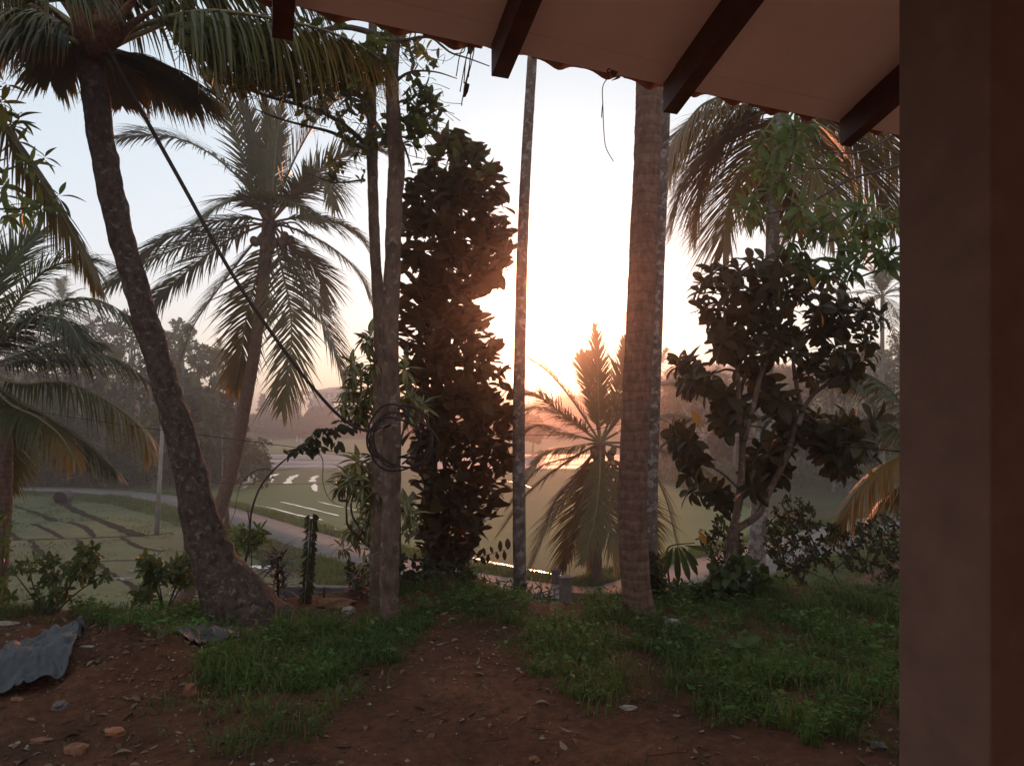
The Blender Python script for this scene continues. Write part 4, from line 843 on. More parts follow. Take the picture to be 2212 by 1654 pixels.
for (u, v) in centres:
    for rep in range(3):
        yy = YR + random.uniform(-.55, .75) + .35 * rep; c = P(u + random.uniform(-16, 16), v + random.uniform(-16, 16), yy)
        ax = Vector(((u - CEN[0]) / 260 + random.uniform(-.3, .3), -.45 + random.uniform(-.3, .6), .55 - (v - CEN[1]) / 500 + random.uniform(-.2, .3)))
        bright = v < 640 and random.random() < .25
        rosette(LvR, c, ax, random.randint(7, 12), random.uniform(.14, .28), 1.1, .12 if bright else 0.0, droop=.25)
for u, v in [(1745, 592), (1870, 1007), (1508, 1145), (1492, 885)]: LvR.add(P(u, v, 7.7), (.5, -.1, -.8), (0, -1, .2), .17, 1.0)
LvR.build(tR, LT_OBOV, M_BROAD, 295)
branch(tR, [bR + Vector((0, 0, -.1)), P(*Z11(495, 1150), 8.25), P(*Z11(500, 950), 8.25), P(*Z11(505, 870), 8.25)], .075, .06, 'trunk', M_SLIM, 20, 12)
for f, pts, r0, r1 in [(Z11, [(505, 880), (540, 720), (560, 550), (570, 380), (570, 200), (565, 60)], .052, .034), (Z10, [(600, 1500), (600, 1300), (592, 1080), (570, 980), (500, 850)], .034, .02), (Z10, [(640, 1600), (720, 1300), (770, 1100), (830, 950), (900, 800)], .036, .02), (Z11, [(505, 890), (600, 830), (690, 760), (760, 600), (870, 390), (930, 200), (960, 60)], .045, .034),
        (Z10, [(1060, 1480), (1085, 1370), (1050, 1180), (1025, 1000), (1040, 850)], .032, .018), (Z10, [(1085, 1370), (1180, 1240), (1280, 1160), (1420, 1060), (1540, 950)], .028, .014), (Z10, [(590, 1060), (500, 1045), (420, 1070), (300, 1080)], .016, .008), (Z10, [(700, 1450), (850, 1400), (1000, 1395), (1100, 1430), (1250, 1500)], .018, .01), (Z10, [(1100, 1360), (1250, 1480), (1410, 1545)], .014, .007), (Z10, [(690, 1480), (790, 1500), (830, 1570)], .012, .006), (Z11, [(560, 600), (430, 480), (320, 420), (230, 400)], .016, .008), (Z10, [(1040, 900), (1200, 600), (1300, 400)], .018, .008), (Z10, [(580, 980), (500, 700), (480, 420)], .018, .008)]:
    branch(tR, zc(f, pts, 8.25, .3), r0, r1, mat=M_SLIM if r0 > .03 else None, n=20, sides=9)
# frangipani at upper right (its stem stands behind the pillar) and the one at the left edge
def frangipani(label, base, cl, f, Y_, size, brs, stem, single=200, nl=(10, 14)):
    r = thing('frangipani', base, label, 'tree', 'frangipani trees'); Lv = Leaves()
    for (x, y, *k) in cl:
        u, v = f(x, y); c = P(u, v, Y_ + random.uniform(-.4, .5)); ax = Vector((random.uniform(-.6, .6), random.uniform(-.8, .1), random.uniform(.2, 1)))
        rosette(Lv, c, ax, random.randint(*nl), random.uniform(*size) * 1.15, 1.25, random.choice([0, 0, .2, .5]), droop=.35)
    Lv.build(r, LT_LANCE, M_FRANGI, single)
    for pts, r0, r1 in brs: branch(r, zc(f, pts, Y_, 0), r0, r1, n=18, sides=8)
    branch(r, stem, .07, .045, 'trunk', M_SLIM, 14, 10); return r
bF = base_at(2040, 7.9)
frangipani('frangipani with bright green pointed leaves reaching in from behind the pillar at the upper right', bF, [(1000, 740), (900, 820), (1100, 700), (1180, 680), (930, 950), (950, 890), (860, 1100), (830, 1160), (900, 1200), (960, 1050), (1300, 890), (1270, 1130), (1100, 1200), (1130, 1140), (1250, 1270), (1060, 1320), (1130, 1380), (1200, 1250), (1330, 1200), (1450, 1150), (1500, 1130), (1550, 1200), (1480, 1230), (1560, 1290), (1500, 1330), (1450, 1400), (1380, 1330), (1560, 1380), (1620, 1400), (1640, 1260), (1350, 1450), (1400, 1480), (1650, 1200), (1300, 1500), (1600, 1450), (1080, 1450), (920, 780), (1050, 680), (1040, 780), (1090, 830), (1180, 1480), (1420, 1250), (1520, 1220), (900, 900), (1030, 980)], Z3, 7.8, (.17, .23),
    [([(1760, 890), (1677, 915), (1560, 950), (1400, 992), (1250, 1085), (1130, 1140), (950, 1185)], .02, .008), ([(1760, 1440), (1660, 1468), (1550, 1500), (1340, 1575)], .02, .008), ([(1760, 700), (1650, 745), (1500, 830), (1400, 850), (1260, 840)], .018, .007), ([(1740, 1400), (1600, 1400), (1500, 1360), (1420, 1380), (1300, 1400)], .016, .007), ([(1400, 992), (1300, 940), (1170, 930), (1000, 860)], .012, .006), ([(1740, 1190), (1640, 1210), (1540, 1230)], .014, .006), ([(1450, 750), (1550, 810), (1677, 860)], .008, .006)],
    [bF + Vector((0, 0, -.1)), P(2050, 1000, 7.9), P(2070, 700, 7.85), P(2080, 350, 7.8)])
bF2 = base_at(-120, 6.4)
frangipani('frangipani leaf rosettes hanging against the sky at the left edge', bF2, [(100, 650), (60, 690), (250, 870), (20, 450), (10, 560), (30, 640), (100, 780), (130, 1130), (50, 1180), (20, 1080), (120, 1170), (230, 1150), (330, 1080), (-40, 500), (-60, 900), (20, 1020), (170, 900)], Z1, 6.3, (.14, .19),
    [([(-250, 750), (-100, 640), (20, 660), (90, 690)], .016, .006), ([(-250, 900), (-60, 960), (100, 920), (245, 880)], .014, .006), ([(-250, 1100), (-60, 1150), (60, 1160)], .014, .006), ([(-250, 560), (-100, 500), (10, 480)], .014, .006), ([(60, 1160), (200, 1150), (320, 1085)], .008, .005)],
    [bF2 + Vector((0, 0, -.1)), P(-150, 1000, 6.4), P(-140, 700, 6.35), P(-120, 280, 6.3)], 90, (7, 9))
# croton with pale veined leaves behind the twin trunks
YK = 7.75; bK = base_at(850, YK)
tK = thing('croton_shrub', bK, 'tall croton shrub with long dark leaves veined in yellow around the twin trunks', 'shrub'); LvK = Leaves()
ck = [(360, 150, 0), (390, 120, 0), (250, 330, 0), (320, 380, 0), (250, 440, 0), (230, 540, .1), (330, 600, 0), (300, 650, 0), (420, 400, 0), (400, 500, .1), (180, 640, 0), (330, 700, 0), (440, 560, 0), (430, 330, .1), (700, 600, .1), (740, 640, 0), (790, 650, .1), (660, 370, .4), (280, 1090, .6), (200, 1190, .2), (320, 1190, .1), (150, 1280, 0), (330, 1290, 0), (400, 1160, 0), (420, 1060, 0), (440, 1340, 0), (230, 1240, .1), (400, 1450, 0), (390, 1560, 0), (650, 1420, .3), (700, 1500, 0), (250, 1620, 0), (370, 1620, 0), (360, 1340, .1), (300, 720, 0), (700, 690, 0)]
for x, y, ag in ck:
    for rep in range(3):
        c = P(*Z12(x, y), YK + random.uniform(-.3, .4)); rosette(LvK, c, (random.uniform(-.5, .5), random.uniform(-.5, .3), 1), random.randint(8, 11), random.uniform(.15, .22), 1.1, ag, droop=.55)
for x, y in [(780, 1100), (870, 980), (930, 900), (960, 1000), (850, 1060), (950, 1120), (900, 1200), (960, 820), (760, 1090), (1000, 900), (880, 1250), (950, 1230), (1130, 840), (1150, 1000), (830, 1020)]:
    c = P(*Z5(x, y), YK + random.uniform(-.2, .5)); rosette(LvK, c, (random.uniform(-.5, .5), random.uniform(-.5, .3), 1), 9, random.uniform(.14, .2), 1.1, 0, droop=.55)
LvK.build(tK, LT_CROTON, M_CROTON, 295)
for pts in [[(560, 1900), (250, 1640), (205, 1500), (215, 1340), (230, 1240)], [(570, 1900), (300, 1600), (240, 1450), (280, 1300), (320, 1200)], [(600, 1900), (420, 1640), (380, 1480), (420, 1340)], [(600, 1850), (480, 1300), (400, 900), (330, 700)], [(620, 1850), (620, 1000), (700, 760), (740, 680)], [(480, 1300), (420, 700), (400, 520)], [(210, 1400), (150, 1390), (155, 1300)]]:
    branch(tK, zc(Z12, pts, YK, 0), .016, .007, n=18)
# thin climbing sapling
bS = base_at(536, 7.7); tS = thing('climbing_sapling', bS, 'thin dark sapling arching up to a spray of small leaves over the green paddy', 'sapling'); LvS = Leaves()
for pts, r0 in [([(190, 1190), (215, 1050), (225, 900), (270, 760), (340, 660), (440, 570), (520, 535), (580, 510)], .014), ([(345, 655), (330, 635), (260, 640), (190, 690), (150, 760), (130, 880), (100, 960)], .006), ([(440, 590), (470, 540), (540, 480), (610, 420), (730, 385)], .008), ([(590, 530), (650, 570), (655, 720), (700, 820), (790, 865)], .006), ([(190, 1160), (240, 1100), (330, 1000)], .007), ([(205, 880), (215, 960), (210, 1080)], .008)]:
    branch(tS, zc(Z5, pts, 7.6, 0), r0, r0 * .4, n=22, sides=6)
for x, y, n in [(425, 515, 2), (465, 520, 3), (500, 520, 5), (540, 500, 6), (570, 525, 6), (590, 460, 6), (620, 400, 6), (640, 440, 7), (660, 400, 6), (690, 440, 7), (640, 490, 6), (700, 400, 6), (730, 480, 5), (600, 500, 6), (560, 470, 6), (745, 495, 3), (770, 340, 5), (820, 370, 5), (740, 375, 4)]:
    for j in range(n): LvS.add(P(*Z5(x + random.uniform(-22, 22), y + random.uniform(-16, 16)), 7.6 + random.uniform(-.1, .1)), (random.uniform(-1, 1), random.uniform(-.5, .5), random.uniform(-1.2, .1)), (random.uniform(-.4, .4), -.6, .6), random.uniform(.07, .12))
LvS.build(tS, LT_OVAL, M_DARKSHRUB, 90)
# leafy column (climber on a stake)
bV = base_at(665, 7.6); tV = thing('climber_on_stake', bV, 'narrow upright column of small drooping leaves wound on a stake', 'climbing plant'); LvV = Leaves()
VX = lambda v: np.interp(v, [1105, 1130, 1200, 1300], [672, 672, 668, 660])
MB().tube([P(VX(v), v, 7.55) for v in (1318, 1250, 1180, 1120)], .012, 6).build('stake', M_TWIG, tV)
for k in range(150):
    v = 1110 + k * 1.32; sd_ = -1 if k % 2 else 1; LvV.add(P(VX(v) + sd_ * 3, v, 7.55), (sd_ * random.uniform(.4, 1), random.uniform(-.8, .3), random.uniform(-1.1, -.1)), (sd_ * .4, -.5, .7), random.uniform(.055, .085))
LvV.build(tV, LT_OVAL, M_DARKSHRUB, 90)
# strap-leaved dark red plants
def strap_plant(label, u, v0, v1, Y_, n, size, mat=None, grp='dark red strap leaved plants'):
    b_ = base_at(u, Y_); r = thing('cordyline', b_, label, 'plant', grp); Lv = Leaves()
    for k in range(n):
        v = random.uniform(v0, v1); c = P(u + random.uniform(-14, 14), v, Y_ + random.uniform(-.1, .1)); a_ = random.uniform(0, 6.28)
        Lv.add(c, (math.cos(a_) * .7, math.sin(a_) * .7, random.uniform(.2, 1.1)), (-math.cos(a_), -math.sin(a_), 1), random.uniform(.6, 1) * size)
    Lv.build(r, LT_STRAP, mat or M_REDPLANT, 60); branch(r, [b_ + Vector((0, 0, -.05)), P(u, (v0 + v1) / 2, Y_), P(u, v0 + 5, Y_)], .014, .008, 'stem'); return r
strap_plant('dark red cordyline with narrow leaves right of the leaning palm base', 600, 1195, 1280, 7.6, 130, .30)
strap_plant('small strap leaved plant at the foot of the croton', 770, 1240, 1290, 7.8, 50, .2); strap_plant('low strap leaved plant right of the leafy stake', 700, 1262, 1292, 7.7, 26, .14)
# shrubs
def shrub(label, u, Y_, poly, n, leaf, mat, Y0, Y1, tm=LT_OVAL, stems=(), singles=120, name='shrub', cat='shrub', grp=None, age=.0, per=5):
    b_ = base_at(u, Y_); r = thing(name, b_, label, cat, grp); Lv = Leaves()
    for c in scatter_poly(poly, n, Y0, Y1):
        rosette(Lv, c, (random.uniform(-.8, .8), random.uniform(-.8, .4), random.uniform(-.2, 1)), per, random.uniform(*leaf), 1.2, age if random.random() > .1 else .5, droop=.3)
    Lv.build(r, tm, mat, singles)
    for pts in stems: branch(r, pts, .012, .004, 'stem', n=10, sides=5)
    return r
us = np.array
def st_(u0, Y_, tips): b_ = base_at(u0, Y_) + Vector((0, 0, -.05)); return [[b_, (b_ + P(u, v, Y_)) / 2 + Vector((random.uniform(-.05, .05), 0, .03)), P(u, v, Y_)] for u, v in tips]
shrub('loose green shrub with branching sprays at the lower left', 105, 7.15, [(20, 1225), (60, 1205), (90, 1190), (150, 1205), (185, 1170), (215, 1180), (205, 1215), (238, 1240), (215, 1262), (160, 1258), (140, 1300), (80, 1318), (70, 1260), (20, 1250)], 120, (.055, .095), M_SHRUB, 6.9, 7.4, stems=st_(105, 7.15, [(60, 1220), (120, 1200), (195, 1180), (225, 1240), (140, 1240), (30, 1235)]))
shrub('pale green seedling shrub cut by the left edge of the view', -15, 6.9, [(-60, 1100), (0, 1095), (28, 1130), (25, 1180), (12, 1190), (30, 1230), (20, 1300), (-60, 1300)], 55, (.06, .11), M_FRANGI, 6.7, 7.1, stems=st_(-15, 6.9, [(10, 1130), (15, 1200)]))
shrub('dark green vine covered bush left of the leaning palm base', 355, 7.4, [(305, 1200), (330, 1190), (345, 1215), (390, 1200), (425, 1185), (440, 1225), (420, 1265), (385, 1270), (350, 1262), (320, 1290), (300, 1310), (298, 1250)], 120, (.06, .11), M_SHRUB, 7.2, 7.7, stems=st_(355, 7.4, [(320, 1200), (400, 1200), (340, 1240), (420, 1230)]), age=.12)
shrub('bright green seedlings right behind the leaning palm base', 520, 8.0, [(485, 1145), (540, 1125), (570, 1150), (560, 1180), (520, 1195), (490, 1180)], 26, (.10, .16), M_FRANGI, 7.9, 8.2, LT_LANCE, stems=st_(520, 8.0, [(510, 1150), (545, 1145)]), singles=40)
shrub('small leaved dark shrub left of the pale mottled trunk', 1560, 9.2, [(1505, 1140), (1530, 1150), (1560, 1085), (1590, 1100), (1600, 1180), (1620, 1200), (1600, 1240), (1550, 1235), (1520, 1195)], 120, (.05, .085), M_DARKSHRUB, 8.9, 9.8, stems=st_(1560, 9.2, [(1530, 1150), (1560, 1110), (1590, 1180)]))
shrub('wide dark small leaved shrub spreading between the pale trunk and the pillar', 1835, 9.6, [(1650, 1130), (1690, 1075), (1740, 1080), (1775, 1120), (1830, 1150), (1880, 1120), (1945, 1110), (1990, 1180), (1990, 1300), (1900, 1310), (1880, 1240), (1830, 1230), (1780, 1225), (1720, 1240), (1655, 1215)], 520, (.055, .095), M_DARKSHRUB, 9.2, 10.8,
      stems=[[base_at(1835, 9.6), P(1818, 1275, 9.6), P(1795, 1235, 9.6), P(1770, 1195, 9.7)], [P(1810, 1262, 9.6), P(1760, 1240, 9.6), P(1700, 1215, 9.7), P(1650, 1190, 9.8)], [P(1795, 1235, 9.6), P(1850, 1190, 9.6), P(1900, 1150, 9.7)], [P(1770, 1195, 9.7), P(1740, 1140, 9.7), P(1720, 1095, 9.8)], [base_at(1900, 9.7), P(1905, 1250, 9.7), P(1930, 1190, 9.8)]], per=6)
shrub('low dark thicket under the dry frond at the right', 1700, 9.0, [(1640, 1250), (1720, 1240), (1790, 1300), (1850, 1300), (1840, 1345), (1640, 1345)], 110, (.05, .09), M_DARKSHRUB, 8.8, 9.3, stems=st_(1700, 9.0, [(1690, 1260), (1760, 1290)]))
shrub('heart leaved climber heaped at the foot of the broad leaved tree', 1565, 7.9, [(1520, 1250), (1560, 1205), (1620, 1215), (1650, 1240), (1640, 1300), (1600, 1340), (1540, 1330), (1500, 1280)], 90, (.10, .17), M_SHRUB, 7.5, 8.1, [leaf_template(.8, 5, .1, .2, 'lance'), leaf_template(.72, 5, .05, .3, 'lance')], stems=st_(1565, 7.9, [(1540, 1240), (1610, 1240)]), singles=150)
shrub('scrambling undergrowth at the foot of the central fig', 930, 8.3, [(740, 1215), (830, 1210), (880, 1190), (1000, 1210), (1030, 1250), (1010, 1290), (880, 1300), (760, 1290)], 150, (.06, .10), M_DARKSHRUB, 8.0, 8.7, stems=st_(930, 8.3, [(800, 1230), (960, 1220)]))
shrub('weeds with thin stems left of the gate post', 1110, 9.0, [(1010, 1230), (1060, 1250), (1130, 1255), (1190, 1270), (1190, 1305), (1010, 1295)], 90, (.05, .10), M_SHRUB, 8.7, 9.2, LT_LANCE, stems=st_(1110, 9.0, [(1050, 1240), (1150, 1260)]))
shrub('weeds between the thick trunk and the heart leaved climber', 1460, 8.2, [(1420, 1250), (1500, 1260), (1540, 1290), (1500, 1330), (1430, 1330), (1400, 1300)], 90, (.06, .10), M_SHRUB, 7.8, 8.4, stems=st_(1460, 8.2, [(1440, 1260), (1500, 1270)]))
shrub('climbing leaves on the base of the areca behind the thick trunk', 1408, 7.8, [(1385, 1190), (1425, 1200), (1430, 1290), (1395, 1300)], 40, (.08, .13), M_DARKSHRUB, 7.6, 7.9, stems=st_(1408, 7.8, [(1410, 1210)]))
# fishtail palm leaf
bT = base_at(1448, 8.3); tT = thing('fishtail_palm', bT, 'young fishtail palm leaf with broad ragged fingers drooping beside the areca', 'palm'); LvF = Leaves()
branch(tT, [bT, P(1440, 1200, 8.3), P(1450, 1178, 8.2), P(1500, 1172, 8.1)], .012, .006, 'stem')
for u, v, dx, dz, s_ in [(1452, 1182, -.3, -1, .34), (1458, 1182, .1, -1, .40), (1466, 1182, .35, -1, .40), (1476, 1182, .55, -1, .36), (1450, 1185, -.6, -.8, .26), (1470, 1180, .8, -.8, .30), (1480, 1178, 1, -.15, .28), (1462, 1180, 0, -1, .36)]:
    LvF.add(P(u, v, 8.2), (dx, -.15, dz), (0, -1, .3), s_)
LvF.build(tT, [leaf_template(.20, 5, .12, .2, 'obovate')], M_SHRUB, 20)

# ================================================================ HOSE, WIRES, CLOTH
M_HOSE = simple('black_hose', (.035, .023, .02), .3, 30, .7, .15, .1, .001)
h1 = thing('black_hose', P(860, 930, 6.75), 'black hose slung from the leaning palm crown and coiled round the slender trunk', 'hose')
C = spline([P(u, v, y_) for u, v, y_ in [(196, 40, 6.35), (228, 95, 6.4), (300, 230, 6.45), (400, 410, 6.5), (500, 590, 6.55), (600, 738, 6.6), (680, 842, 6.65), (740, 904, 6.68), (790, 930, 6.68), (832, 922, 6.68), (855, 908, 6.66)]], 120)
MB().tube(C, np.linspace(.021, .0125, 120), 10).build('hose_run', M_HOSE, h1)
for k, (cx, cy, rx, ry, ph, tl) in enumerate([(862, 945, 68, 62, .0, .12), (868, 950, 66, 66, .9, .05), (850, 940, 58, 58, .4, -.1), (872, 955, 74, 60, .2, .2), (856, 948, 50, 52, 1.4, .08)]):
    th = np.linspace(ph, ph + 6.2, 60); pts = [P(cx + rx * math.cos(a_), cy + ry * math.sin(a_) + 10 * math.sin(a_ * 2 + k), 6.72 - .16 * math.cos(a_ * .5 + k) - .03 * k + (.0 if math.sin(a_) > 0 else -.02)) for a_ in th]
    MB().tube(pts, .0095, 7).build('hose_coil', M_HOSE, h1)
M_CLOTH = simple('faded_cloth', (.32, .20, .19), .3, 18, .9, .1, .3, .003)
cl_ = thing('cloth_strip', P(865, 895, 6.62), 'faded pink cloth strip tying the hose to the slender trunk', 'cloth')
for pts, wd in [([(440, 870), (500, 830), (560, 800), (600, 700)], .020), ([(560, 790), (590, 795), (615, 790)], .022), ([(480, 830), (540, 815), (605, 820)], .026), ([(560, 760), (585, 730), (590, 705)], .012)]:
    C = spline([P(*Z12(x, y), 6.6) for x, y in pts], 14); a_ = C + np.array([0, -.004, wd / 2]); b_ = C - np.array([0, .004, wd / 2]); a2 = a_ + np.array([0, .008, 0]); b2 = b_ + np.array([0, .008, 0])
    ribbon([a_, b_, b2, a2, a_]).build('strip', M_CLOTH, cl_)
M_WIRE = simple('wire', (.018, .013, .012), .2, 20, .95, .02)
def wire(label, px, r_=.0035, name='wire'):
    o = MB().tube(spline([P(u, v, y_) for u, v, y_ in px], 80), r_, 5).build(name, M_WIRE); tag(o, label, 'wire'); return o
wire('thin wire from the hose tree to the thick ringed trunk', [(858, 905, 6.72), (890, 912, 6.9), (985, 927, 7.4), (1110, 938, 7.9), (1220, 938, 7.6), (1300, 924, 7.2), (1345, 914, 7.0)], .003)
wire('thin line from the thick ringed trunk to the pillar', [(1345, 916, 7.0), (1400, 920, 6.6), (1560, 940, 5.2), (1750, 958, 3.4), (1945, 975, 1.5)], .0016)
wire('dark wire crossing the far fields left of the hose tree', [(-50, 870, 12), (250, 915, 10), (500, 948, 8.6), (640, 966, 7.9), (735, 976, 7.4), (835, 985, 7.1)], .0035)
wire('lower fine wire across the green paddy', [(430, 1040, 14), (540, 1045, 14), (700, 1045, 13.5), (835, 1046, 13)], .003)
# ================================================================ FAR TREES
def far_tree(u, vtop, Y_, wpx, label, mat, seed, group='trees of the wood', n=2400, leaf=None, name='broadleaf_tree', low=.35, kind='round'):
    rs = np.random.default_rng(seed); top = P(u, vtop, Y_); x = top.x; zb = hz(x, Y_); h = max(3.0, top.z - zb); w = pr(wpx, Y_) / 2
    leaf = leaf or max(.16, Y_ * .0048); r = thing(name, (x, Y_, zb), label, 'tree', group)
    trunk(r, [Vector((x, Y_, zb - .4)), Vector((x + rs.normal(0, .25), Y_, zb + h * .4)), Vector((x + rs.normal(0, .4), Y_, zb + h * .82))], [.24 * h / 10, .17 * h / 10, .06], M_TRUNKFAR, 8, 10, .5, 0, wob=.1)
    nl = 15; lobes = []
    for k in range(nl):
        a_ = k * 2.4; t_ = k / (nl - 1); rr = w * (.62 * math.sin(math.pi * (.18 + .72 * t_)) ** .7) if kind == 'round' else w * (1 - t_) * .8
        lobes.append((x + math.cos(a_) * rr * rs.uniform(.6, 1.1), Y_ + math.sin(a_) * rr * rs.uniform(.6, 1.1), zb + h * (low + (.93 - low) * t_) - 0, w * rs.uniform(.24, .42) * (1 - .35 * t_)))
    lobes = np.array(lobes)
    for k in range(5):
        l_ = lobes[rs.integers(3, nl)]; a_ = Vector((x, Y_, zb + h * rs.uniform(.3, .5))); MB().tube(spline([a_, (a_ + Vector(l_[:3])) / 2 + Vector((0, 0, .3)), Vector(l_[:3])], 7), [.12, .11, .1, .08, .07, .05, .03], 5).build('limb', M_TRUNKFAR, r)
    which = rs.integers(0, nl, n); d = rs.normal(0, 1, (n, 3)); d /= np.linalg.norm(d, axis=1)[:, None]; rad = lobes[which, 3] * rs.uniform(.55, 1.12, n)
    fl = np.array([1, 1, .75]) if kind == 'round' else np.array([1.2, 1.2, .35])
    p = lobes[which, :3] + d * rad[:, None] * fl
    L_ = Leaves(); L_.add(p, d + rs.normal(0, .7, (n, 3)), d + rs.normal(0, .6, (n, 3)) + np.array([0, 0, .5]), leaf * rs.uniform(.7, 1.6, n))
    o = link('crown', L_.cloud_mesh('crown', LT_LOW), mat, r); return r
mats3 = [M_TREEFAR, M_TREEFAR2, M_TREEFAR3]
lw = [(-60, 700, 72, 230, 'leftmost tall tree of the wood behind the young palm'), (60, 715, 70, 190, 'rounded tree of the wood beside the distant hazy palm'), (150, 700, 76, 160, 'tree of the wood below the distant hazy palm'), (215, 682, 78, 150, 'bushy tree of the wood left of the leaning trunk'),
      (280, 660, 74, 150, 'highest tree of the left wood, just behind the leaning trunk'), (345, 700, 70, 120, 'tree of the wood seen right past the leaning trunk'), (392, 680, 76, 110, 'airy tree of the wood whose top stands clear of the palm fronds'), (440, 735, 73, 110, 'tree on the falling edge of the left wood'), (484, 745, 70, 100, 'last but one tree of the left wood toward the open fields'),
      (508, 800, 66, 70, 'lowest tree that ends the left wood beside the open fields'), (20, 840, 62, 200, 'dark lower tree at the edge of the wood behind the orange fronds'), (120, 850, 61, 160, 'shaded tree at the wood edge over the dark hollow'), (230, 840, 61, 150, 'shaded tree at the wood edge above the lane'), (330, 880, 59, 110, 'low rounded tree of the wood edge behind the grey pole'), (410, 850, 60, 110, 'tree at the wood edge between leaning trunk and tall palm'), (475, 880, 60, 90, 'low tree near the foot of the tall palm at the wood edge')]
for i, (u, v, Y_, w, lb) in enumerate(lw): far_tree(u, v, Y_, w, lb, mats3[i % 3], 100 + i, low=.22 if Y_ < 64 else .35)
rw_ = [(1150, 900, 120, 60, 'small hazy tree seen between the slender areca and the backlit palm'), (1420, 850, 84, 90, 'hazy tree right behind the thick ringed trunk'), (1480, 790, 80, 110, 'hazy tree top left of the broad leaved tree'), (1545, 800, 82, 110, 'hazy round tree seen through the broad leaved tree'), (1620, 815, 80, 120, 'hazy tree right of the broad leaved tree stems'), (1700, 790, 78, 130, 'hazy tree behind the dark rosettes'), (1790, 770, 76, 130, 'hazy tree behind the right part of the dark rosettes'),
       (1870, 745, 72, 140, 'tall hazy tree beneath the distant right hand palm'), (1960, 720, 70, 160, 'tree of the right wood half hidden by the pillar'), (1465, 920, 72, 90, 'lower tree of the right wood above the brown bank'), (1560, 930, 70, 110, 'lower tree of the right wood behind the dark stems'), (1660, 930, 66, 110, 'lower tree of the right wood behind the mottled trunk'), (1760, 900, 62, 120, 'lower tree of the right wood under the rosettes'), (1870, 890, 56, 150, 'near tree of the right wood by the pillar'), (2010, 860, 50, 170, 'near tree of the right wood behind the pillar')]
for i, (u, v, Y_, w, lb) in enumerate(rw_): far_tree(u, v, Y_, w, lb, mats3[(i + 1) % 3], 200 + i, low=.42, group='trees of the right hand wood')
def px_palm(u, vtop, Y_, label, **kw):
    p = P(u, vtop, Y_); z = hz(p.x, Y_); return auto_palm((p.x, Y_, z), max(3.5, p.z - z), label, kw.pop('group', 'palms in the woods'), **kw)
px_palm(135, 655, 66, 'distant hazy coconut palm rising above the left wood', seed=1, L_=3.4, nf=17, n=30, leaf=.8)
px_palm(1905, 640, 38, 'hazy coconut palm top showing beside the pillar', seed=2, L_=2.6, nf=18, n=34, leaf=.7, width=.05)
for i, (u, v, Y_, lb) in enumerate([(255, 800, 62, 'palm with yellowed fronds inside the left wood'), (180, 760, 63, 'palm crown left of the yellowed one in the wood'), (405, 855, 61, 'palm crown right of the leaning trunk, lower of two'), (470, 790, 63, 'palm crown at the right flank of the left wood'), (440, 900, 60, 'small palm low on the right flank of the left wood'), (325, 745, 64, 'palm crown seen just left of the leaning trunk'), (395, 770, 64, 'upper palm crown right of the leaning trunk')]):
    px_palm(u, v, Y_, lb, seed=20 + i, L_=3.0, nf=12, n=22, leaf=.8, tip=.9)
for i, (u, v, Y_, ln, lb) in enumerate([(1445, 850, 66, (.3, 0), 'first palm of the right wood beside the thick trunk'), (1503, 830, 64, (-1.0, 0), 'slim straight palm left of the dark stems'), (1520, 840, 64, (.5, 0), 'twin slim palm next to the straight one'), (1545, 860, 62, (-3.4, 0), 'palm with a strongly leaning pale trunk above the bank'), (1585, 850, 66, (.4, 0), 'palm behind the dark stems of the broad leaved tree'), (1690, 870, 62, (.2, 0), 'palm with pale trunk right of the mottled trunk'), (1800, 850, 56, (-.4, 0), 'palm left of the rusty fronds'), (1835, 840, 55, (-1.2, 0), 'palm with leaning trunk behind the rusty fronds'), (1425, 790, 80, (0, 0), 'far palm crown above the right wood'), (1900, 800, 60, (0, 0), 'dim palm crown by the pillar below the hazy one')]):
    px_palm(u, v, Y_, lb, seed=50 + i, L_=3.0, nf=12, n=20, leaf=.8, lean=ln, tip=.6, tmat=M_PALETRUNK if i in (1, 2, 3, 5, 6, 7) else None, tr=.14)
for i, (u, v, Y_) in enumerate([(430, 940, 59), (455, 920, 60), (462, 870, 61), (415, 950, 59.5), (480, 930, 59)]):
    px_palm(u, v, Y_, ['thin areca in the clump by the tall palm, leftmost', 'thin areca in the clump by the tall palm, second tallest', 'tallest thin areca of the clump by the tall palm', 'short thin areca near the leaning trunk', 'thin areca nearest the tall palm trunk'][i], group='slender arecas at the wood edge', seed=80 + i, L_=1.5, nf=8, n=12, leaf=.5, tr=.055, name='areca_palm', tmat=M_PALETRUNK)
# undergrowth masses: the woods' floor and the long tree-covered hill
def mass(name, n, xr, yr, hfun, leaf, mat, label, cat, keep=None, zlo=0.0, seed=5):
    rs = np.random.default_rng(seed); x = rs.uniform(*xr, n); y = rs.uniform(*yr, n)
    if keep is not None: k = keep(x, y); x, y = x[k], y[k]
    z0 = height(x, y, False); top = hfun(x, y); z = z0 + zlo + top * (1 - rs.random(len(x)) ** 2 * .8)
    d = rs.normal(0, 1, (len(x), 3)); L_ = Leaves(); L_.add(np.stack([x, y, z], -1), d, rs.normal(0, .6, (len(x), 3)) + np.array([0, -.6, .8]), leaf * rs.uniform(.6, 1.6, len(x)))
    o = link(name, L_.cloud_mesh(name, LT_LOW), mat); return tag(o, label, cat, None, 'stuff')
bump_h = lambda x, y, s, a: a * (.25 + vn(x, y, s, 21) ** 1.3 + .35 * vn(x, y, s * .4, 22))
mass('undergrowth', 26000, (-75, -18), (58.5, 78), lambda x, y: bump_h(x, y, 3.5, 3.0), .38, M_TREEFAR3, 'dark tangled undergrowth beneath the left wood', 'undergrowth', lambda x, y: (-x - .36 * y > -1.2))
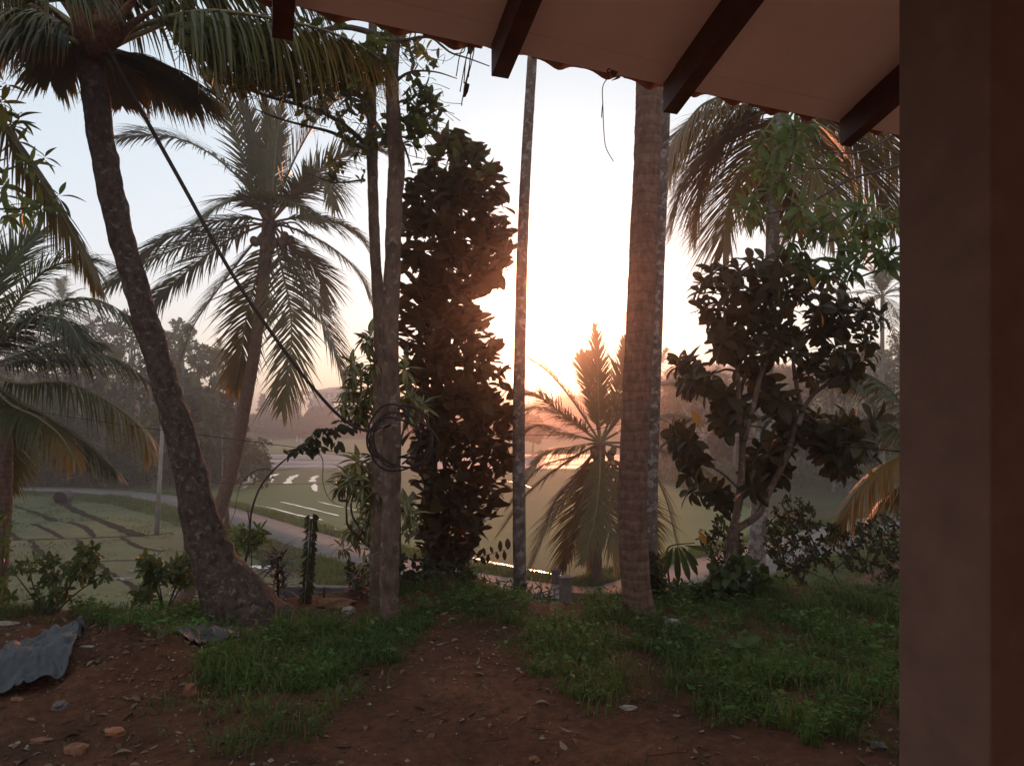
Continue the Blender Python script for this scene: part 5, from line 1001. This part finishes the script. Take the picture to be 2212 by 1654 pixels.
mass('undergrowth', 15000, (12, 60), (52, 84), lambda x, y: bump_h(x, y, 3.0, 1.7), .34, M_TREEFAR, 'brushy undergrowth on the rise below the right wood', 'undergrowth', lambda x, y: (x > 13.5 + .05 * (y - 60)) & (y > 60 - .5 * (x - 13)) & (vn(x, y, 4, 2) > .3), seed=6)
mass('hill_woodland', 62000, (-110, 110), (196, 262), lambda x, y: bump_h(x, y, 9, 3.1), .9, M_TREEFAR, 'long hazy wooded hill beyond the far paddies', 'woodland', lambda x, y: ~((x > -98) & (x < -44) & (y > 237)), seed=7)
mass('hill_woodland', 16000, (-220, 220), (262, 420), lambda x, y: bump_h(x, y, 14, 5.0), 2.2, M_TREEFAR2, 'faint tree line on the ridge behind the hill', 'woodland', lambda x, y: ~((x > -180) & (x < -40)), seed=8)
mass('hedge', 5200, (-34, -8), (186, 193), lambda x, y: bump_h(x, y, 2.5, 1.6), .55, M_TREEFAR3, 'low hedge line where the far paddies meet the hill', 'hedge', seed=9)
far_tree(Z9(438, 480)[0], Z9(438, 470)[1], 236, 26, 'tiered solitary tree on the hill left of the white house', M_TREEFAR, 301, 'trees on the hill', 1400, .6, 'tiered_tree', .3, 'tier')
far_tree(Z9(1260, 680)[0], Z9(1260, 700)[1], 232, 46, 'dark round tree in front of the big pale building', M_TREEFAR3, 302, 'trees on the hill', 1800, .8)
far_tree(Z9(900, 680)[0], Z9(900, 590)[1], 240, 34, 'tree between the two hill buildings', M_TREEFAR, 303, 'trees on the hill', 1500, .8)
far_tree(Z9(1430, 720)[0], Z9(1430, 690)[1], 233, 34, 'round tree at the right end of the big pale building', M_TREEFAR2, 304, 'trees on the hill', 1500, .8)
px_palm(*Z9(1020, 545), 238, 'hazy palm standing before the pillared building on the hill', seed=91, L_=4.2, nf=14, n=14, leaf=1.1, width=.25, tr=.3, group='trees on the hill')

# ================================================================ HILL BUILDINGS
M_WHITE = simple('white_wall_paint', (.62, .62, .60), .06, 1, .9, .15, 0); M_ROOF = simple('grey_roof', (.30, .29, .29), .12, 1, .8, .2, 0); M_GLASS = simple('dark_window', (.06, .065, .07), .1, 1, .15, .8, 0); M_GREENW = simple('pale_green_wall', (.45, .56, .50), .05, 1, .9, .15, 0)
def zbox(parent, name, a, b_, Y0, Y1, mat):
    p = P(*Z9(*a), Y0); q = P(*Z9(*b_), Y0); return MB().box(((p.x + q.x) / 2, (Y0 + Y1) / 2, (p.z + q.z) / 2), (abs(q.x - p.x), Y1 - Y0, abs(p.z - q.z))).build(name, mat, parent, False)
pb = P(*Z9(1400, 800), 246); B1 = thing('hill_building', (pb.x, 250, pb.z - 3), 'large pale building on the hill with an open pillared top floor under a hipped roof', 'building')
zbox(B1, 'wall', (1200, 690), (1760, 1000), 246, 258, M_WHITE); zbox(B1, 'floor_slab', (1098, 555), (1790, 572), 243.6, 258, M_WHITE); zbox(B1, 'wall_panel', (1215, 478), (1780, 554), 246.2, 256, M_GREENW)
zbox(B1, 'roof_beam', (1098, 440), (1790, 462), 243.7, 258, M_WHITE)
for x in (1104, 1140, 1168, 1196, 1280, 1370, 1460, 1550, 1640, 1740): zbox(B1, 'pillar', (x - 5, 462), (x + 5, 555), 244, 244.5, M_WHITE)
for x in (1230, 1310, 1400, 1490, 1580, 1670): zbox(B1, 'window', (x, 486), (x + 42, 545), 246.0, 246.25, M_GLASS)
for x in (1260, 1400, 1500, 1620): zbox(B1, 'window', (x, 740), (x + 34, 800), 245.85, 246.1, M_GLASS)
def hip(parent, name, a, b_, c, d, Y0, Y1, mat, dep=.5):
    A, B, C_, D_ = (P(*Z9(*k), Y0) for k in (a, b_, c, d)); m_ = (Y0 + Y1) / 2
    A2, B2 = Vector((A.x, Y1, A.z)), Vector((B.x, Y1, B.z)); C_ = Vector((C_.x, m_, C_.z)); D_ = Vector((D_.x, m_, D_.z))
    return MB().add([A, B, B2, A2, C_, D_], [(0, 1, 4, 5), (2, 3, 5, 4)], [(1, 2, 4), (3, 0, 5)]).add([A, B, B2, A2], [(3, 2, 1, 0)]).build(name, mat, parent, False)
hip(B1, 'roof', (1190, 439), (1800, 439), (1720, 345), (1400, 368), 243.4, 258.3, M_ROOF); hip(B1, 'lower_roof', (1110, 690), (1500, 690), (1480, 573), (1150, 575), 241, 246, M_ROOF)
pb = P(*Z9(570, 740), 247); B2 = thing('hill_building', (pb.x, 252, pb.z - 3), 'low pale green and white building on the hill beside the tiered tree', 'building')
zbox(B2, 'wall', (482, 658), (690, 900), 247, 256, M_WHITE); zbox(B2, 'upper_wall', (482, 577), (690, 656), 247.2, 256, M_GREENW); zbox(B2, 'roof', (474, 568), (698, 576), 246.6, 257, M_ROOF)
for x in (520, 590): zbox(B2, 'window', (x, 690), (x + 30, 720), 246.85, 247.1, M_GLASS)
for i, (x, y) in enumerate([(968, 1240), (1028, 1235), (562, 1253)]):
    p = G(*Z9(x, y + 18), FZ); o = MB().tube([p, p + Vector((0, 0, .7)), p + Vector((0, 0, 1.2 + .5 * (i == 0)))], [.25, .2, .06], 6).build('marker_post', M_WHITE)
    tag(o, ['taller white marker standing in the far paddy', 'white marker right of the taller one in the far paddy', 'tiny white marker alone at the left of the far paddy'][i], 'marker post')

# ================================================================ GATE, WALLS, POLES
M_CONC = simple('old_concrete', (.11, .085, .075), .3, 7, .9, .2, .4, .006); M_STEEL = simple('gate_steel', (.04, .035, .033), .2, 20, .6, .4, .1); M_BRICKW = simple('mud_wall', (.10, .06, .045), .35, 5, .95, .1, .5, .01)
def post(label, u, vt, Y_, wd, group='gate posts', cap=True):
    t_ = P(u, vt, Y_); z0 = hz(t_.x, Y_) - .3; r = thing('gate_post', (t_.x, Y_, z0), label, 'gate post', group)
    MB().box((t_.x, Y_, (z0 + t_.z - .06) / 2), (wd, wd, t_.z - .06 - z0), .15).build('shaft', M_CONC, r, False)
    MB().box((t_.x, Y_, t_.z - .03), (wd + .05, wd + .05, .06), .15).build('cap', M_CONC, r, False); return r
post('square concrete gate post standing in front of the lane', 1221, 1244, 20.0, .29); post('second concrete gate post, lower and farther back by the bright channel', 1200, 1229, 24.6, .26)
gp = P(1190, 1280, 20.3); gt = thing('steel_gate', (gp.x, 20.3, hz(gp.x, 20.3)), 'half open dark steel bar gate hung on the near gate post', 'gate')
A0, A1 = P(1209, 1268, 20.0), P(1160, 1282, 19.6); zb0, zb1 = P(1209, 1320, 20.0), P(1160, 1330, 19.6)
for k in range(5):
    f = k / 4; a_, b_ = A0.lerp(zb0, f), A1.lerp(zb1, f); MB().tube([a_, (a_ + b_) / 2, b_], .018, 6).build('bar', M_STEEL, gt)
for f in (0, .25, .5, .75, 1): a_, b_ = A0.lerp(A1, f), zb0.lerp(zb1, f); MB().tube([a_, (a_ + b_) / 2, b_], .016, 6).build('upright', M_STEEL, gt)
o = MB().hexa([P(1234, 1340, 20.0), P(1300, 1340, 20.4), P(1300, 1340, 20.6), P(1234, 1340, 20.2)], [P(1234, 1279, 20.0), P(1300, 1284, 20.4), P(1300, 1284, 20.6), P(1234, 1279, 20.2)]).build('boundary_wall', M_BRICKW, None, False); tag(o, 'low brown boundary wall right of the gate post', 'wall')
def hexwall(name, label, pa, pb, th, h, mat, cat='wall'):
    pa, pb = Vector(pa), Vector(pb); n_ = Vector((-(pb - pa).y, (pb - pa).x, 0)).normalized() * th; d = Vector((0, 0, -h))
    o = MB().hexa([pa + d, pb + d, pb + n_ + d, pa + n_ + d], [pa, pb, pb + n_, pa + n_]).build(name, mat, None, False); bv = o.modifiers.new('bevel', 'BEVEL'); bv.width = .012; bv.segments = 2; return tag(o, label, cat)
M_BLOCK = simple('grey_blue_block', (.16, .155, .15), .2, 6, .9, .2, .4, .006)
hexwall('low_block_wall', 'low grey blue block wall behind the red cordyline', P(596, 1266, 8.5), P(760, 1269, 8.5), .12, 1.2, M_BLOCK)
hexwall('retaining_kerb', 'pale concrete kerb along the left rim of the yard', P(-120, 1321, 7.55), P(470, 1326, 7.55), .16, .7, simple('pale_kerb', (.26, .23, .20), .25, 6, .9, .2, .3, .006), 'kerb')
M_POLE = simple('pole_concrete', (.26, .22, .20), .2, 3, .9, .2, .2)
pp = G(338, 1156, ZP); o = thing('utility_pole', pp, 'thin grey concrete pole standing in the near paddy', 'pole'); pt = P(351, 918, pp.y)
MB().tube([pp + Vector((0, 0, -.2)), pp.lerp(pt, .5), pt], [.13, .10, .085], 10).build('shaft', M_POLE, o); MB().box(pt + Vector((0, 0, -.05)), (.19, .19, .10)).build('cap', M_POLE, o, False)
pp = G(491, 1145, LZ); o = thing('fence_post', pp, 'weathered post beside the lane just right of the tall curved palm', 'post'); MB().tube([pp, P(489, 1100, pp.y), P(490, 1050, pp.y), P(488, 1048, pp.y)], [.13, .12, .11, .05], 9, True, .3).build('shaft', M_BARKPALM2, o); MB().box(P(490, 1070, pp.y), (.26, .26, .05)).build('band', M_STEEL, o, False)
Yg = 24.0
for i, (u, vt, vb, w) in enumerate([(1272, 1150, 1262, 9)]):
    pp = P(u, vb, 27.5); o = thing('tree_stump_post', Vector((pp.x, 27.5, hz(pp.x, 27.5))), 'thin grey trunk standing just left of the backlit palm trunk', 'post'); MB().tube([Vector((pp.x, 27.5, hz(pp.x, 27.5) - .1)), P(u, 1210, 27.5), P(u + 2, vt, 27.5)], [.12, .10, .09], 9, True, .3).build('shaft', M_BARKPALM2, o)
pc = G(*Z7(312, 175), FZ); o = thing('culvert_pipe', pc, 'dark round culvert pipe where the channel leaves the far corner of the near paddy', 'pipe')
MB().tube([pc + Vector((-.1, .9, .42)), pc + Vector((0, .3, .4)), pc + Vector((.05, -.1, .36))], [.45, .45, .45], 16, False).build('outer_ring', M_CONC, o); MB().tube([pc + Vector((-.1, .9, .42)), pc + Vector((0, .3, .4)), pc + Vector((.05, -.05, .36))], [.36, .36, .36], 16, True).build('bore', M_MUD_DARK, o)  # solid dark plug stands in for the shade inside the pipe

# ================================================================ YARD THINGS
def ground_pt(u, v):
    z = 0.0
    for _ in range(6): g = G(u, v, z); z = hz(g.x, g.y)
    return Vector((g.x, g.y, z))
M_TARP = simple('grey_tarpaulin', (.050, .052, .057), .35, 7, .6, .35, .6, .01); M_TARP2 = simple('dark_sacking', (.085, .07, .07), .2, 5, .7, .3, .5, .008)
def tarp(label, up, lo, nu, nv, mat, name='tarpaulin', amp=.09):
    U = spline([ground_pt(*Z7(*p)) for p in up], nu); Lo = spline([ground_pt(*Z7(*p)) for p in lo], nu); f = np.linspace(0, 1, nv)[:, None, None]
    g = U[None] * (1 - f) + Lo[None] * f; x, y = g[..., 0], g[..., 1]
    g[..., 2] = height(x, y) + .025 + amp * vn(x + y * .4, y, .16, 31) ** 2 + amp * .7 * np.abs(vn(x, y * .5 + x, .09, 33) - .5) + .012 * vn(x, y, .035, 32) + .035 * (1 - np.abs(2 * vn(x * 1.5 + y, y - x * .4, .11, 36) - 1)) ** 4
    idx_ = np.arange(nu * nv).reshape(nv, nu); q = np.stack([idx_[:-1, :-1], idx_[1:, :-1], idx_[1:, 1:], idx_[:-1, 1:]], -1).reshape(-1, 4)
    o = link(name, mesh_np(name, g.reshape(-1, 3), [q]), mat); so = o.modifiers.new('thickness', 'SOLIDIFY'); so.thickness = .004; return tag(o, label, 'tarpaulin')
tarp('crumpled grey tarpaulin strip lying over the soil at the left edge', [(-160, 1080), (0, 1000), (160, 922), (370, 832), (428, 792)], [(-160, 1240), (30, 1186), (290, 1040), (385, 950), (440, 850)], 90, 40, M_TARP)
tarp('flat dark sacking half buried behind the dug soil heap', [(820, 862), (1000, 846), (1190, 850), (1230, 862)], [(850, 880), (1000, 915), (1120, 925), (1240, 890)], 60, 18, M_TARP2, amp=.02)
def stone(label, u, v, s, mat, name='stone', sq=(1, .8, .6), cat='stone', seed=0, group=None, rot=0.0):
    p = ground_pt(u, v); rs = np.random.default_rng(seed); bm = MB(); th = np.linspace(0, math.pi, 7)
    ring = []; 
    for t_ in th:
        for k in range(10):
            a_ = k * math.pi / 5; r_ = (abs(math.sin(t_)) ** .6) * (1 + rs.normal(0, .17)); x = r_ * math.cos(a_) * sq[0]; y = r_ * math.sin(a_) * sq[1]
            ring.append((p.x + s * (x * math.cos(rot) - y * math.sin(rot)), p.y + s * (x * math.sin(rot) + y * math.cos(rot)), p.z + s * (sq[2] * -math.cos(t_) + .25 * sq[2])))
    q = [(a * 10 + k, a * 10 + (k + 1) % 10, (a + 1) * 10 + (k + 1) % 10, (a + 1) * 10 + k) for a in range(6) for k in range(10)]
    return tag(bm.add(ring, q).build(name, mat, None, False), label, cat, group)
M_LAT = simple('laterite_stone', (.22, .10, .06), .35, 25, .95, .1, .6, .004); M_PALE = simple('pale_stone', (.30, .25, .21), .25, 25, .9, .15, .5, .004); M_GREYST = simple('grey_stone', (.14, .11, .10), .3, 25, .9, .15, .5, .004)
for a in [('reddish brick lump at the left edge of the long grass', *Z7(985, 1085), .075, M_LAT, 'brick_lump', (.6, .5, 1.0), 'brick'), ('pale flat slab lying on the rim at the far left', *Z7(30, 800), .12, M_PALE, 'slab', (1, .5, .16), 'slab'), ('orange laterite piece in the bare soil at the lower left', *Z7(600, 1372), .06, simple('orange_laterite', (.32, .12, .06), .2, 25), 'stone', (1, .6, .6), 'stone'),
          ('dull reddish stone near the bottom left corner', *Z7(395, 1460), .07, M_LAT, 'stone', (1, .8, .5), 'stone'), ('orange flake beside the tarpaulin tip', *Z7(85, 1195), .045, M_LAT, 'stone', (1, .6, .4), 'stone'), ('rounded grey stone below the dug soil', *Z7(318, 1190), .05, M_GREYST, 'stone', (1, .9, .7), 'stone'), ('long pale boulder behind the sacking near the block wall', *Z7(1740, 712), .16, M_LAT, 'boulder', (1.3, .6, .5), 'stone'),
          ('squarish pale stone left of the hose tree base', *Z7(1810, 740), .07, M_PALE, 'stone', (1, .7, .7), 'stone'), ('pale broken block in the weeds left of the thick trunk', *Z8(245, 850), .07, M_PALE, 'stone', (1.2, .7, .5), 'stone'), ('round tan stone in the grass right of the thick trunk', *Z8(832, 815), .08, M_PALE, 'stone', (1, .8, .8), 'stone'), ('pale stone in the yard right of the path foot', *Z8(600, 1240), .05, M_PALE, 'stone', (1.4, .6, .4), 'stone'),
          ('small tan stone at the bottom centre', *Z8(115, 1510), .035, M_LAT, 'stone', (1, .8, .6), 'stone'), ('flat stone near the pillar foot in the leaf litter', *Z8(1900, 1440), .05, M_GREYST, 'stone', (1, .8, .5), 'stone'), ('small pale lump under the cordyline', *Z7(1440, 680), .06, M_PALE, 'stone', (1, .8, .8), 'stone'), ('wood chip of pale colour in the left litter', *Z7(450, 965), .035, M_PALE, 'wood_chip', (1.6, .5, .3), 'wood chip'), ('small reddish stone in front of the red earth patch', *Z7(215, 1410), .05, M_LAT, 'stone', (1.3, .7, .4), 'stone')]:
    stone(a[0], a[1], a[2], a[3], a[4], a[5], a[6], a[7], int(a[1] + a[2]))
# ---------------------------------------------------------------- grass, weeds, litter
gA = [(415, 1490), (435, 1440), (470, 1395), (560, 1375), (660, 1345), (760, 1335), (850, 1330), (905, 1345), (905, 1380), (870, 1415), (800, 1445), (720, 1465), (640, 1490), (560, 1505), (470, 1500)]
gA2 = [(330, 1500), (420, 1440), (900, 1400), (800, 1500), (720, 1590), (560, 1640), (250, 1600)]
gB = [(1100, 1400), (1130, 1370), (1180, 1335), (1300, 1290), (1500, 1270), (1700, 1275), (1960, 1280), (2250, 1280), (2250, 1700), (1950, 1640), (1850, 1610), (1700, 1590), (1560, 1560), (1440, 1535), (1300, 1525), (1200, 1500), (1140, 1470), (1150, 1430)]
gC = [(820, 1290), (900, 1262), (1050, 1262), (1200, 1280), (1400, 1290), (1500, 1300), (1400, 1345), (1150, 1370), (1060, 1345), (940, 1330), (880, 1345), (830, 1330)]
gD = [(170, 1325), (300, 1318), (480, 1300), (470, 1345), (400, 1362), (280, 1368), (190, 1350)]
gE = [(-40, 1310), (160, 1310), (170, 1330), (-40, 1335)]
patches = [(gA, 1.0), (gA2, .22), (gB, 1.0), (gC, .9), (gD, .8), (gE, .6)]
def sow(n, xr=(-5.5, 7.5), yr=(3.6, 9.8), seed=1, edge=26, dens=None, bare=.0):
    rs = np.random.default_rng(seed); x = rs.uniform(*xr, n); y = rs.uniform(*yr, n); z = height(x, y); u, v = proj(np.stack([x, y, z], -1))
    u2 = u + edge * 2 * (vn(x, y, .25, 41) - .5) * 1.6; v2 = v + edge * (vn(x, y, .2, 42) - .5) * 1.6; k = np.zeros(n, bool)
    for poly, d in (dens or patches): k |= in_poly(u2, v2, poly) & (rs.random(n) < d)
    u3 = u + 150 * (vn(x, y, .45, 45) - .5); v3 = v + 110 * (vn(x, y, .3, 46) - .5)
    for poly, d in (dens or patches): k |= in_poly(u3, v3, poly) & (rs.random(n) < d * .3)
    gate = in_poly(u, v, [(1140, 1240), (1250, 1240), (1250, 1335), (1140, 1335)]); k &= ~gate | (rs.random(n) < .12)
    k |= rs.random(n) < bare * sstep(.55, .8, vn(x, y, .35, 44)); k &= rs.random(n) < np.clip(2.7 * (.55 * vn(x, y, .5, 43) + .45 * vn(x, y, .13, 47)) - .82, .05, 1)
    return x[k], y[k], z[k], u[k], v[k], rs
def grass(name, label, x, y, z, rs, hmin, hmax, wd, mat, group=None, agep=.06, bend=.8):
    n = len(x); a_ = rs.uniform(0, 6.28, n); h_ = rs.uniform(hmin, hmax, n) * (.25 + 1.0 * vn(x, y, .75, 51) + .45 * vn(x, y, .2, 52)); bd = rs.uniform(.2, 1.0, n) * bend; hx, hy = np.cos(a_), np.sin(a_); w_ = wd * rs.uniform(.6, 1.3, n)
    V = []; lv = [(0, 1, 0, 0), (.45, .9, .45, .12), (.8, .6, .82, .5), (1, .05, .9, 1.0)]
    for t_, ww, zf, bf in lv:
        for sg in (-1, 1):
            V.append(np.stack([x + hx * bf * bd * h_ * .7 - hy * sg * w_ * ww / 2, y + hy * bf * bd * h_ * .7 + hx * sg * w_ * ww / 2, z - .01 + h_ * zf * (1 - .35 * bd * bf)], -1))
    V = np.stack(V, 1).reshape(-1, 3); b_ = (np.arange(n) * 8)[:, None] + np.array([0, 2, 4])[None]; q = np.stack([b_, b_ + 1, b_ + 3, b_ + 2], -1).reshape(-1, 4)
    age = np.repeat(np.where(rs.random(n) < agep, .9, .12 * rs.random(n)), 8)
    return tag(link(name, mesh_np(name, V, [q], age, False), mat), label, 'grass', group, 'stuff')
x, y, z, u, v, rs = sow(260000, seed=1); grass('grass', 'tangled green grass on both sides of the bare path', x, y, z, rs, .045, .18, .0075, M_GRASS, agep=.13, bend=1.4)
x, y, z, u, v, rs = sow(9000, seed=2, dens=[(gA, .6), (gC, .8), (gB, .35)]); grass('tall_grass', 'taller arching grass blades along the slope edge', x, y, z, rs, .16, .34, .008, M_GRASS, bend=1.2)
x, y, z, u, v, rs = sow(26000, seed=3, dens=[([(-60, 1500), (700, 1480), (900, 1560), (900, 1700), (-60, 1700)], .10), ([(900, 1500), (2000, 1500), (2000, 1700), (900, 1700)], .035)]); grass('grass', 'thin scattered grass tufts over the bare foreground soil', x, y, z, rs, .03, .10, .006, M_GRASS)
def weeds(name, label, n, seed, dens, size, mat, per=5, hgt=(.02, .10)):
    x, y, z, u, v, rs = sow(n, seed=seed, dens=dens); k = len(x); L_ = Leaves()
    for j in range(per):
        a_ = rs.uniform(0, 6.28, k); d = np.stack([np.cos(a_), np.sin(a_), rs.uniform(-.2, .6, k)], -1)
        L_.add(np.stack([x + rs.normal(0, .02, k), y + rs.normal(0, .02, k), z + rs.uniform(*hgt, k)], -1), d, rs.normal(0, .35, (k, 3)) + np.array([0, 0, 1]), size * rs.uniform(.6, 1.4, k), np.where(rs.random(k) < .05, .7, 0))
    return tag(link(name, L_.cloud_mesh(name, LT_LOW), mat), label, 'weeds', None, 'stuff')
weeds('weeds', 'small leafed ground weeds mixed into the grass', 36000, 11, patches, .028, M_WEED)
weeds('weeds', 'broader leafed weeds crowding the slope edge', 8000, 12, [(gC, 1), (gB, .45), (gD, 1), (gA, .25)], .055, M_WEED, 5, (.04, .16))
# single seedling in the grass
sd_ = ground_pt(*Z8(1190, 1020)); r = thing('seedling', sd_, 'pale green seedling with a few broad leaves alone in the right hand grass', 'seedling'); Lq = Leaves()
branch(r, [sd_, sd_ + Vector((0, 0, .08)), sd_ + Vector((.01, -.01, .17))], .005, .003, 'stem', n=6, sides=5); rosette(Lq, sd_ + Vector((.01, -.01, .17)), (0, -.4, 1), 8, .15, 1.1); Lq.build(r, LT_OVAL, M_FRANGI, 8)
# grass on the lane verges and water's edge
def verge(name, label, off0, off1, n, h0, h1, wd, seed, i0=0, i1=149, zb=-3.82):
    rs = np.random.default_rng(seed); t_ = rs.uniform(i0, i1, n); i = t_.astype(int).clip(0, 148); f = (t_ - i)[:, None]; c = lane[i, :2] * (1 - f) + lane[i + 1, :2] * f
    sgn = rs.choice([-1, 1], n); o_ = rs.uniform(off0, off1, n); p = c + NR[i] * ((hw[i] + o_) * sgn)[:, None]; k = rs.random(n) < .2 + 1.2 * vn(p[:, 0], p[:, 1], 1.1, 61)
    zz = np.interp(o_, [0, .9, 1.9], [LZ - .02, LZ - .12, ZP]); return grass(name, label, p[k, 0], p[k, 1], zz[k], rs, h0, h1, wd, M_GRASS) if k.sum() == n else grass_k(name, label, p, zz, k, rs, h0, h1, wd)
def grass_k(name, label, p, zz, k, rs, h0, h1, wd): return grass(name, label, p[k, 0], p[k, 1], zz[k], rs, h0, h1, wd, M_GRASS, agep=.2)
verge('verge_grass', 'rough grass along both verges of the lane', .05, 1.9, 52000, .10, .34, .03, 71, 25, 149)
# rice stubble and seedlings on the near paddy, fine tufts
rs = np.random.default_rng(77); n = 60000; xx = rs.uniform(-34, 5, n); yy = 20 + 36 * rs.random(n) ** 1.1
inside = in_poly(xx, yy, ni + [(5.5, 18.5), (-40, 14.5)]) & (vn(xx, yy, 1.6, 78) + .4 * vn(xx, yy, .5, 79) > .72)
grass('rice_tufts', 'sparse young rice and weeds standing in the near paddy', xx[inside], yy[inside], np.full(inside.sum(), FZ), rs, .05, .13, .03, M_GRASS, agep=.35)
# leaf litter and crumbs of soil
LT_LITTER = [leaf_template(.34, 5, .25, .5, 'lance'), leaf_template(.46, 4, .35, .2), leaf_template(.3, 5, .1, -.4, 'lance'), leaf_template(.52, 4, -.25, .3, 'obovate')]
def litter(name, label, n, size, mat, cat, seed, pol=None, flat=True):
    rs = np.random.default_rng(seed); x = rs.uniform(-5.5, 6.5, n); y = rs.uniform(3.5, 8.8, n); z = height(x, y); u, v = proj(np.stack([x, y, z], -1)); k = (vn(x, y, .6, seed) + .3 * rs.random(n)) > .45
    if pol: k = in_poly(u, v, pol)
    x, y, z = x[k], y[k], z[k]; m_ = len(x); a_ = rs.uniform(0, 6.28, m_); L_ = Leaves()
    L_.add(np.stack([x, y, z + .006], -1), np.stack([np.cos(a_), np.sin(a_), rs.normal(.05, .18, m_)], -1), rs.normal(0, .3, (m_, 3)) + np.array([0, 0, 1]), size * (.45 + 1.5 * rs.random(m_) ** 2.5), rs.uniform(0, 1, m_) ** 1.8)
    return tag(link(name, L_.cloud_mesh(name, LT_LITTER if flat else LT_LOW), mat), label, cat, None, 'stuff')
M_DRYLEAF = leafmat('dry_leaf', (.07, .034, .02), (.28, .19, .125), .1, .7, .2)
litter('leaf_litter', 'small curled dry leaves scattered over the bare soil', 6800, .05, M_DRYLEAF, 'dry leaves', 81)
litter('leaf_litter', 'dense dark leaf crumbs around the dug soil', 9000, .028, M_DRYLEAF, 'dry leaves', 82, [(-40, 1340), (420, 1360), (560, 1400), (500, 1500), (900, 1600), (700, 1660), (-40, 1660)])
litter('leaf_litter', 'leaf crumbs under the hose tree and palm base', 5000, .03, M_DRYLEAF, 'dry leaves', 83, [(480, 1300), (830, 1300), (1150, 1330), (1150, 1420), (900, 1420), (560, 1370)], False)
def twigs(name, label, n, seed):
    rs = np.random.default_rng(seed); x = rs.uniform(-4.5, 5.5, n); y = rs.uniform(3.6, 8.4, n); a_ = rs.uniform(0, 6.28, n); l_ = rs.uniform(.04, .28, n); mb = MB()
    for i in range(n):
        t_ = np.linspace(-.5, .5, 4); px2 = x[i] + np.cos(a_[i]) * l_[i] * t_ + rs.normal(0, .006, 4); py2 = y[i] + np.sin(a_[i]) * l_[i] * t_ + rs.normal(0, .006, 4)
        mb.tube(np.stack([px2, py2, height(px2, py2) + .006 + .004 * rs.random(4)], -1), rs.uniform(.0012, .0035), 3, False)
    return tag(mb.build(name, M_TWIG, None), label, 'twigs', None, 'stuff')
twigs('twig_litter', 'thin dry twigs lying about the bare soil', 420, 95)
def pebbles(name, label, n, s0, s1, mat, seed, pol=None):
    rs = np.random.default_rng(seed); x = rs.uniform(-5.5, 6.5, n); y = rs.uniform(3.5, 8.6, n); z = height(x, y); u, v = proj(np.stack([x, y, z], -1)); k = rs.random(n) < vn(x, y, .5, seed) ** 1.5 * 1.6
    if pol: k = in_poly(u, v, pol)
    x, y, z = x[k], y[k], z[k]; m_ = len(x); O = np.array([(1, 0, 0), (0, 1, 0), (-1, 0, 0), (0, -1, 0), (0, 0, .7), (0, 0, -.5)], float); T = np.array([(0, 1, 4), (1, 2, 4), (2, 3, 4), (3, 0, 4), (1, 0, 5), (2, 1, 5), (3, 2, 5), (0, 3, 5)])
    V = O[None] * (1 + rs.normal(0, .25, (m_, 6, 1))) * (s0 + (s1 - s0) * rs.random(m_) ** 3)[:, None, None] + np.stack([x, y, z + .003], -1)[:, None]
    return tag(link(name, mesh_np(name, V.reshape(-1, 3), [(T[None] + (np.arange(m_) * 6)[:, None, None]).reshape(-1, 3)], None, False), mat), label, 'pebbles', None, 'stuff')
pebbles('soil_crumbs', 'crumbs of red soil over the whole yard', 26000, .003, .014, simple('soil_crumb', (.13, .065, .04), .35, 9, .95), 91)
pebbles('gravel', 'pale gravelly bits in the foreground', 1300, .006, .022, M_PALE, 92)
pebbles('soil_crumbs', 'lumpy broken soil of the dug heap', 16000, .006, .024, simple('dug_soil', (.17, .085, .05), .35, 9, .95), 93, [(120, 1370), (300, 1345), (430, 1380), (520, 1450), (430, 1500), (330, 1530), (120, 1530), (60, 1480), (160, 1420)])

# ================================================================ HAZE
hzb = MB().box((0, 335, 6), (900, 775, 28)).build('haze', None, None, False); hzb['kind'] = 'stuff'; hzb['label'] = 'warm evening haze filling the valley'
m = bpy.data.materials.new('haze'); m.use_nodes = True; t = m.node_tree; t.nodes.clear(); o_ = N(t, 'ShaderNodeOutputMaterial'); ad = N(t, 'ShaderNodeAddShader')
for k, (dn, g_, c_) in enumerate([(HAZE_FWD, HAZE_G, (.95, .90, .88, 1)), (HAZE_ISO, .1, (.98, .93, .93, 1))]):
    pv = N(t, 'ShaderNodeVolumePrincipled'); pv.inputs['Density'].default_value = dn; pv.inputs['Anisotropy'].default_value = g_; pv.inputs['Color'].default_value = c_; L(t, pv.outputs[0], ad.inputs[k])
L(t, ad.outputs[0], o_.inputs['Volume'])
hzb.data.materials.append(m)
